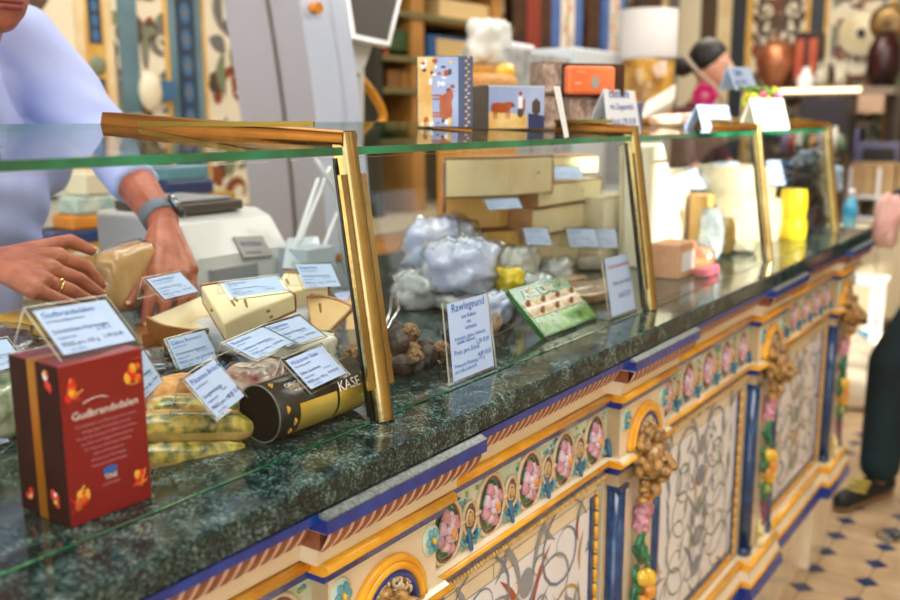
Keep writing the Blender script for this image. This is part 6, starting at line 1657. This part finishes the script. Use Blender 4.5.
# wedding ring
rp = dR[3][0][0].lerp(dR[3][0][1], .62); ax = (dR[3][0][1]-dR[3][0][0]).normalized(); x_ = ax.orthogonal().normalized(); y_ = ax.cross(x_)
m = MB(); m.tube([rp+x_*(.0108*math.cos(2*PI*k/20))+y_*(.0108*math.sin(2*PI*k/20)) for k in range(20)], .0016, 7, 0, closed=True); m.ell(rp+V((.006, 0, .010)), (.0035, .0035, .0025)); obj('ring', m, mat('ring_gold', '#e6cf8a', rough=.15, metal=1.), man, label='gold ring')

# woman behind the far bays, bending forward
wo = thing('person', 'dark-haired woman in a maroon apron bending over the far counter', 'person', (-1.75, 4.4, 0))
h0 = at(712, 66, Y=4.35); cx_, cy_ = h0.x, h0.y
pe = V((cx_-.30, cy_+.05, .90)); cs = V((cx_-.10, cy_+.02, h0.z-.34)); n2 = V((cx_-.04, cy_, h0.z-.14))
caps = chain([pe, cs, n2], [.13, .115, .05], 14)+[(cs+V((0, -.11, .08)), .065, cs+V((0, .11, .08)), .065, 12, 4), (n2, .045, h0, .05, 12, 4)]
for y in (-.1, .1): caps += chain([pe+V((0, y, 0)), pe+V((.03, y, -.42)), V((pe.x, pe.y+y, .08))], [.09, .065, .045], 12)+[(V((pe.x, pe.y+y, .05)), .04, V((pe.x+.16, pe.y+y, .035)), .032, 10, 4)]
for y in (-.17, .17): caps += chain([cs+V((0, y, .09)), cs+V((.10, y*1.4, -.14)), cs+V((.30, y*.9, -.17))], [.05, .042, .032], 12)
mb = MB(); merge(mb, blob(caps, .013, 4))
hh = [('e', h0, (.088, .074, .105)), ('e', h0+V((.05, 0, -.05)), (.05, .048, .055)), (h0+V((.085, 0, .01)), .010, h0+V((.105, 0, -.03)), .013, 10, 4)]
merge(mb, blob(hh, .008, 3))
for s in (-1, 1):
    mb.ell(h0+V((.078, s*.028, .008)), (.011, .013, .008), mi=1); hb = cs+V((.30, s*.153, -.17))
    for f_ in range(5): mb.cap(hb, .014, hb+V((.075-.008*abs(f_-2), (f_-2)*.016, -.012)), .0075, 8, 3, 0); 
obj('body', mb, [SKIN2, MATS['eye_white']], wo)
MAR = mat('apron_maroon', '#3d1420', c2='#541c28', rough=.8, scale=10); BG_ = mat('blouse_dark', '#3a2c2c', rough=.8)
m = MB(); merge(m, blob(chain([pe, cs, n2+V((-.02, 0, -.07))], [.15, .135, .07], 16)+[(cs+V((0, -.13, .08)), .08, cs+V((0, .13, .08)), .08, 14, 4)]+[(cs+V((0, y, .09)), .062, cs+V((.08, y*1.35, -.10)), .052, 12, 4) for y in (-.17, .17)], .013, 4)); obj('apron', m, MAR, wo)
m = MB(); merge(m, blob(chain([pe+V((0, -.09, -.02)), pe+V((.03, -.1, -.42)), V((pe.x, pe.y-.1, .09))], [.11, .08, .06], 12)+chain([pe+V((0, .09, -.02)), pe+V((.03, .1, -.42)), V((pe.x, pe.y+.1, .09))], [.11, .08, .06], 12), .016, 3)); obj('trousers', m, TROU, wo)
m = MB(); merge(m, blob([('e', h0+V((-.02, 0, .035)), (.095, .088, .095)), ('e', h0+V((-.12, -.06, .0)), (.05, .05, .05))], .010, 2)); obj('hair', m, mat('hair_black', '#120d0c', rough=.5), wo)
fc = at(705, 96, Y=4.2); m = MB()
for k in range(7): a = k*2*PI/7; m.ell(V((fc.x, 4.20, fc.z))+V((.035*math.cos(a), 0, .035*math.sin(a))), (.026, .008, .026), nu=10, nv=5)
m.ell(V((fc.x, 4.195, fc.z)), (.02, .01, .02), mi=1); obj('flower_emblem', m, [mat('emblem_pink', '#e02080', rough=.6), mat('emblem_rose', '#f08ab8', rough=.6)], wo, label='pink flower emblem')
m = MB(); m.tube(smooth([at(685, 56, Y=4.22), at(700, 74, Y=4.18), at(718, 90, Y=4.17), at(722, 104, Y=4.18)]), .009, 8); obj('strap', m, mat('strap_beige', '#b3a18c', rough=.7), wo)

# customer at the right edge of the picture
cu = thing('person', 'customer in dark teal trousers at the right edge, pink bag in hand', 'person', (-.25, 3.9, 0))
DTEAL = mat('trousers_teal', '#050d0e', c2='#0b2a30', rough=.85, scale=5, bump=.2, bscale=10); DBLUE = mat('trousers_blue', '#173a6a', rough=.8)
ft = at(866, 492, Z=.03); fx0, fy0 = ft.x+.03, ft.y+.05
hip = V((fx0+.30, fy0+.20, .92)); cs = hip+V((.02, 0, .42)); n3 = hip+V((.02, 0, .60)); h3 = n3+V((-.02, 0, .17))
kn = at(893, 380, Y=fy0+.10)
legA = [hip+V((-.09, 0, -.02)), V((kn.x, fy0+.08, .50)), V((fx0, fy0, .10))]
legB = [hip+V((.10, .02, -.02)), V((fx0+.42, fy0+.10, .48)), V((fx0+.44, fy0+.30, .09))]
caps = chain([hip, cs, n3], [.13, .13, .05], 14)+[(cs+V((-.15, 0, .06)), .07, cs+V((.15, 0, .06)), .07, 12, 4), (n3, .05, h3, .06, 12, 4)]
caps += chain(legA, [.085, .06, .042], 12)+chain(legB, [.085, .06, .042], 12)+[(V((fx0, fy0+.02, .05)), .038, V((fx0-.06, fy0-.16, .035)), .030, 10, 4), (V((fx0+.44, fy0+.3, .05)), .038, V((fx0+.42, fy0+.12, .035)), .030, 10, 4)]
hn = at(893, 205, Y=fy0+.10)
armL = [cs+V((-.20, 0, .06)), V((hn.x+.10, fy0+.16, 1.12)), hn+V((0, 0, .01))]
armR = [cs+V((.20, 0, .06)), cs+V((.27, .02, -.22)), cs+V((.24, -.12, -.42))]
caps += chain(armL, [.052, .042, .030], 12)+chain(armR, [.052, .042, .030], 12)
mb = MB(); merge(mb, blob(caps, .013, 4))
merge(mb, blob([('e', h3+V((0, 0, .03)), (.075, .090, .105)), ('e', h3+V((0, -.05, -.02)), (.048, .05, .055)), (h3+V((0, -.085, .03)), .01, h3+V((0, -.11, 0)), .013, 10, 4)], .008, 3))
for s in (-1, 1): mb.ell(h3+V((s*.028, -.082, .04)), (.013, .011, .008), mi=1)
for wr_, dr in ((armL[2], V((-.35, -.1, -1))), (armR[2], V((0, -.2, -1)))):
    dr = dr.normalized(); sd = dr.cross(V((1, 0, 0))).normalized()
    hb = wr_+dr*.06
    mb.cap(wr_, .026, hb, .034, 12, 4)
    for f_ in range(4): q0 = hb+sd*(f_-1.5)*.018+dr*.01; q1 = q0+dr*(.045-.005*abs(f_-1.5)); mb.cap(q0, .011, q1, .0095, 8, 3); mb.cap(q1, .0095, q1+dr*.02+V((-.022, 0, .004)), .008, 8, 3)
    mb.cap(wr_+dr*.02+sd*.028, .012, wr_+dr*.065+sd*.05, .009, 8, 3)
obj('body', mb, [mat('skin_rose', '#dd9a86', rough=.5, sss=.1), MATS['eye_white']], cu)
m = MB(); merge(m, blob(chain(legA[:2]+[legA[2]+V((0, 0, .03))], [.12, .088, .072], 16)+chain(legB[:2]+[legB[2]+V((0, 0, .03))], [.12, .088, .072], 16)+[(hip+V((-.06, 0, .05)), .14, hip+V((.06, 0, .05)), .14, 16, 4)], .012, 4)); obj('trousers', m, DTEAL, cu)
m = MB(); merge(m, blob(chain([hip+V((0, 0, .10)), cs, n3+V((0, 0, -.06))], [.155, .155, .07], 16)+[(cs+V((-.17, 0, .06)), .085, cs+V((.17, 0, .06)), .085, 14, 4), (armL[0], .068, armL[1], .056, 14, 4), (armL[1], .056, armL[1].lerp(armL[2], .8), .045, 14, 4), (armR[0], .068, armR[1], .056, 14, 4), (armR[1], .056, armR[1].lerp(armR[2], .85), .045, 14, 4)], .012, 4)); obj('jacket', m, mat('jacket_black', '#0e1012', rough=.85), cu)
m = MB(); merge(m, blob([('e', h3+V((0, .02, .06)), (.088, .095, .095)), ('e', h3+V((0, .06, -.02)), (.08, .05, .11))], .010, 2)); obj('hair', m, mat('hair_brown', '#4a2f1f', rough=.6), cu)
for (x, y, dx, dy) in ((fx0, fy0, -.08, -.20), (fx0+.44, fy0+.28, -.02, -.18)):
    sh = MB(); sh.cap((x+.01, y+.05, .048), .044, (x+dx, y+dy, .036), .034, 12, 4, 0); sh.cap((x+.01, y+.05, .014), .040, (x+dx, y+dy, .014), .034, 12, 3, 1, sx=.34, up=(0, 0, 1))
    obj('shoe', sh, [mat('shoe_dark', '#101418', rough=.6), mat('sole_gum', '#8a6b40', rough=.6)], cu)
sl = MB()
for k in range(3): sl.cap((fx0-.075, fy0-.09-.035*k, .083-.006*k), .006, (fx0-.015, fy0-.09-.035*k, .083-.006*k), .006, 8, 3)
obj('laces', sl, mat('lace_yellow', '#c9b14a', rough=.6), cu)
hb = at(885, 222, Y=fy0+.06)
lump('pink_bag', (hb.x, hb.y-.02, hb.z-.09), (.09, .12, .19), (0, .1, .3), mat('bag_pink', '#dba39a', c2='#eac4ba', rough=.6, scale=14, bump=.3, bscale=20), 'crumpled pink bag held by the customer at the right edge', 'bag', None, .25, 2, 90)
# spoon-like metal cap on the floor
p = at(889, 538, Z=0); m = MB().lathe([(.001, .004), (.030, .003), (.038, .008), (.040, .012), (.036, .010), (.001, .007)], (p.x, p.y, 0), 24); single('floor_drain', m, STEEL, 'small round metal cover on the tiled floor', 'drain cover')
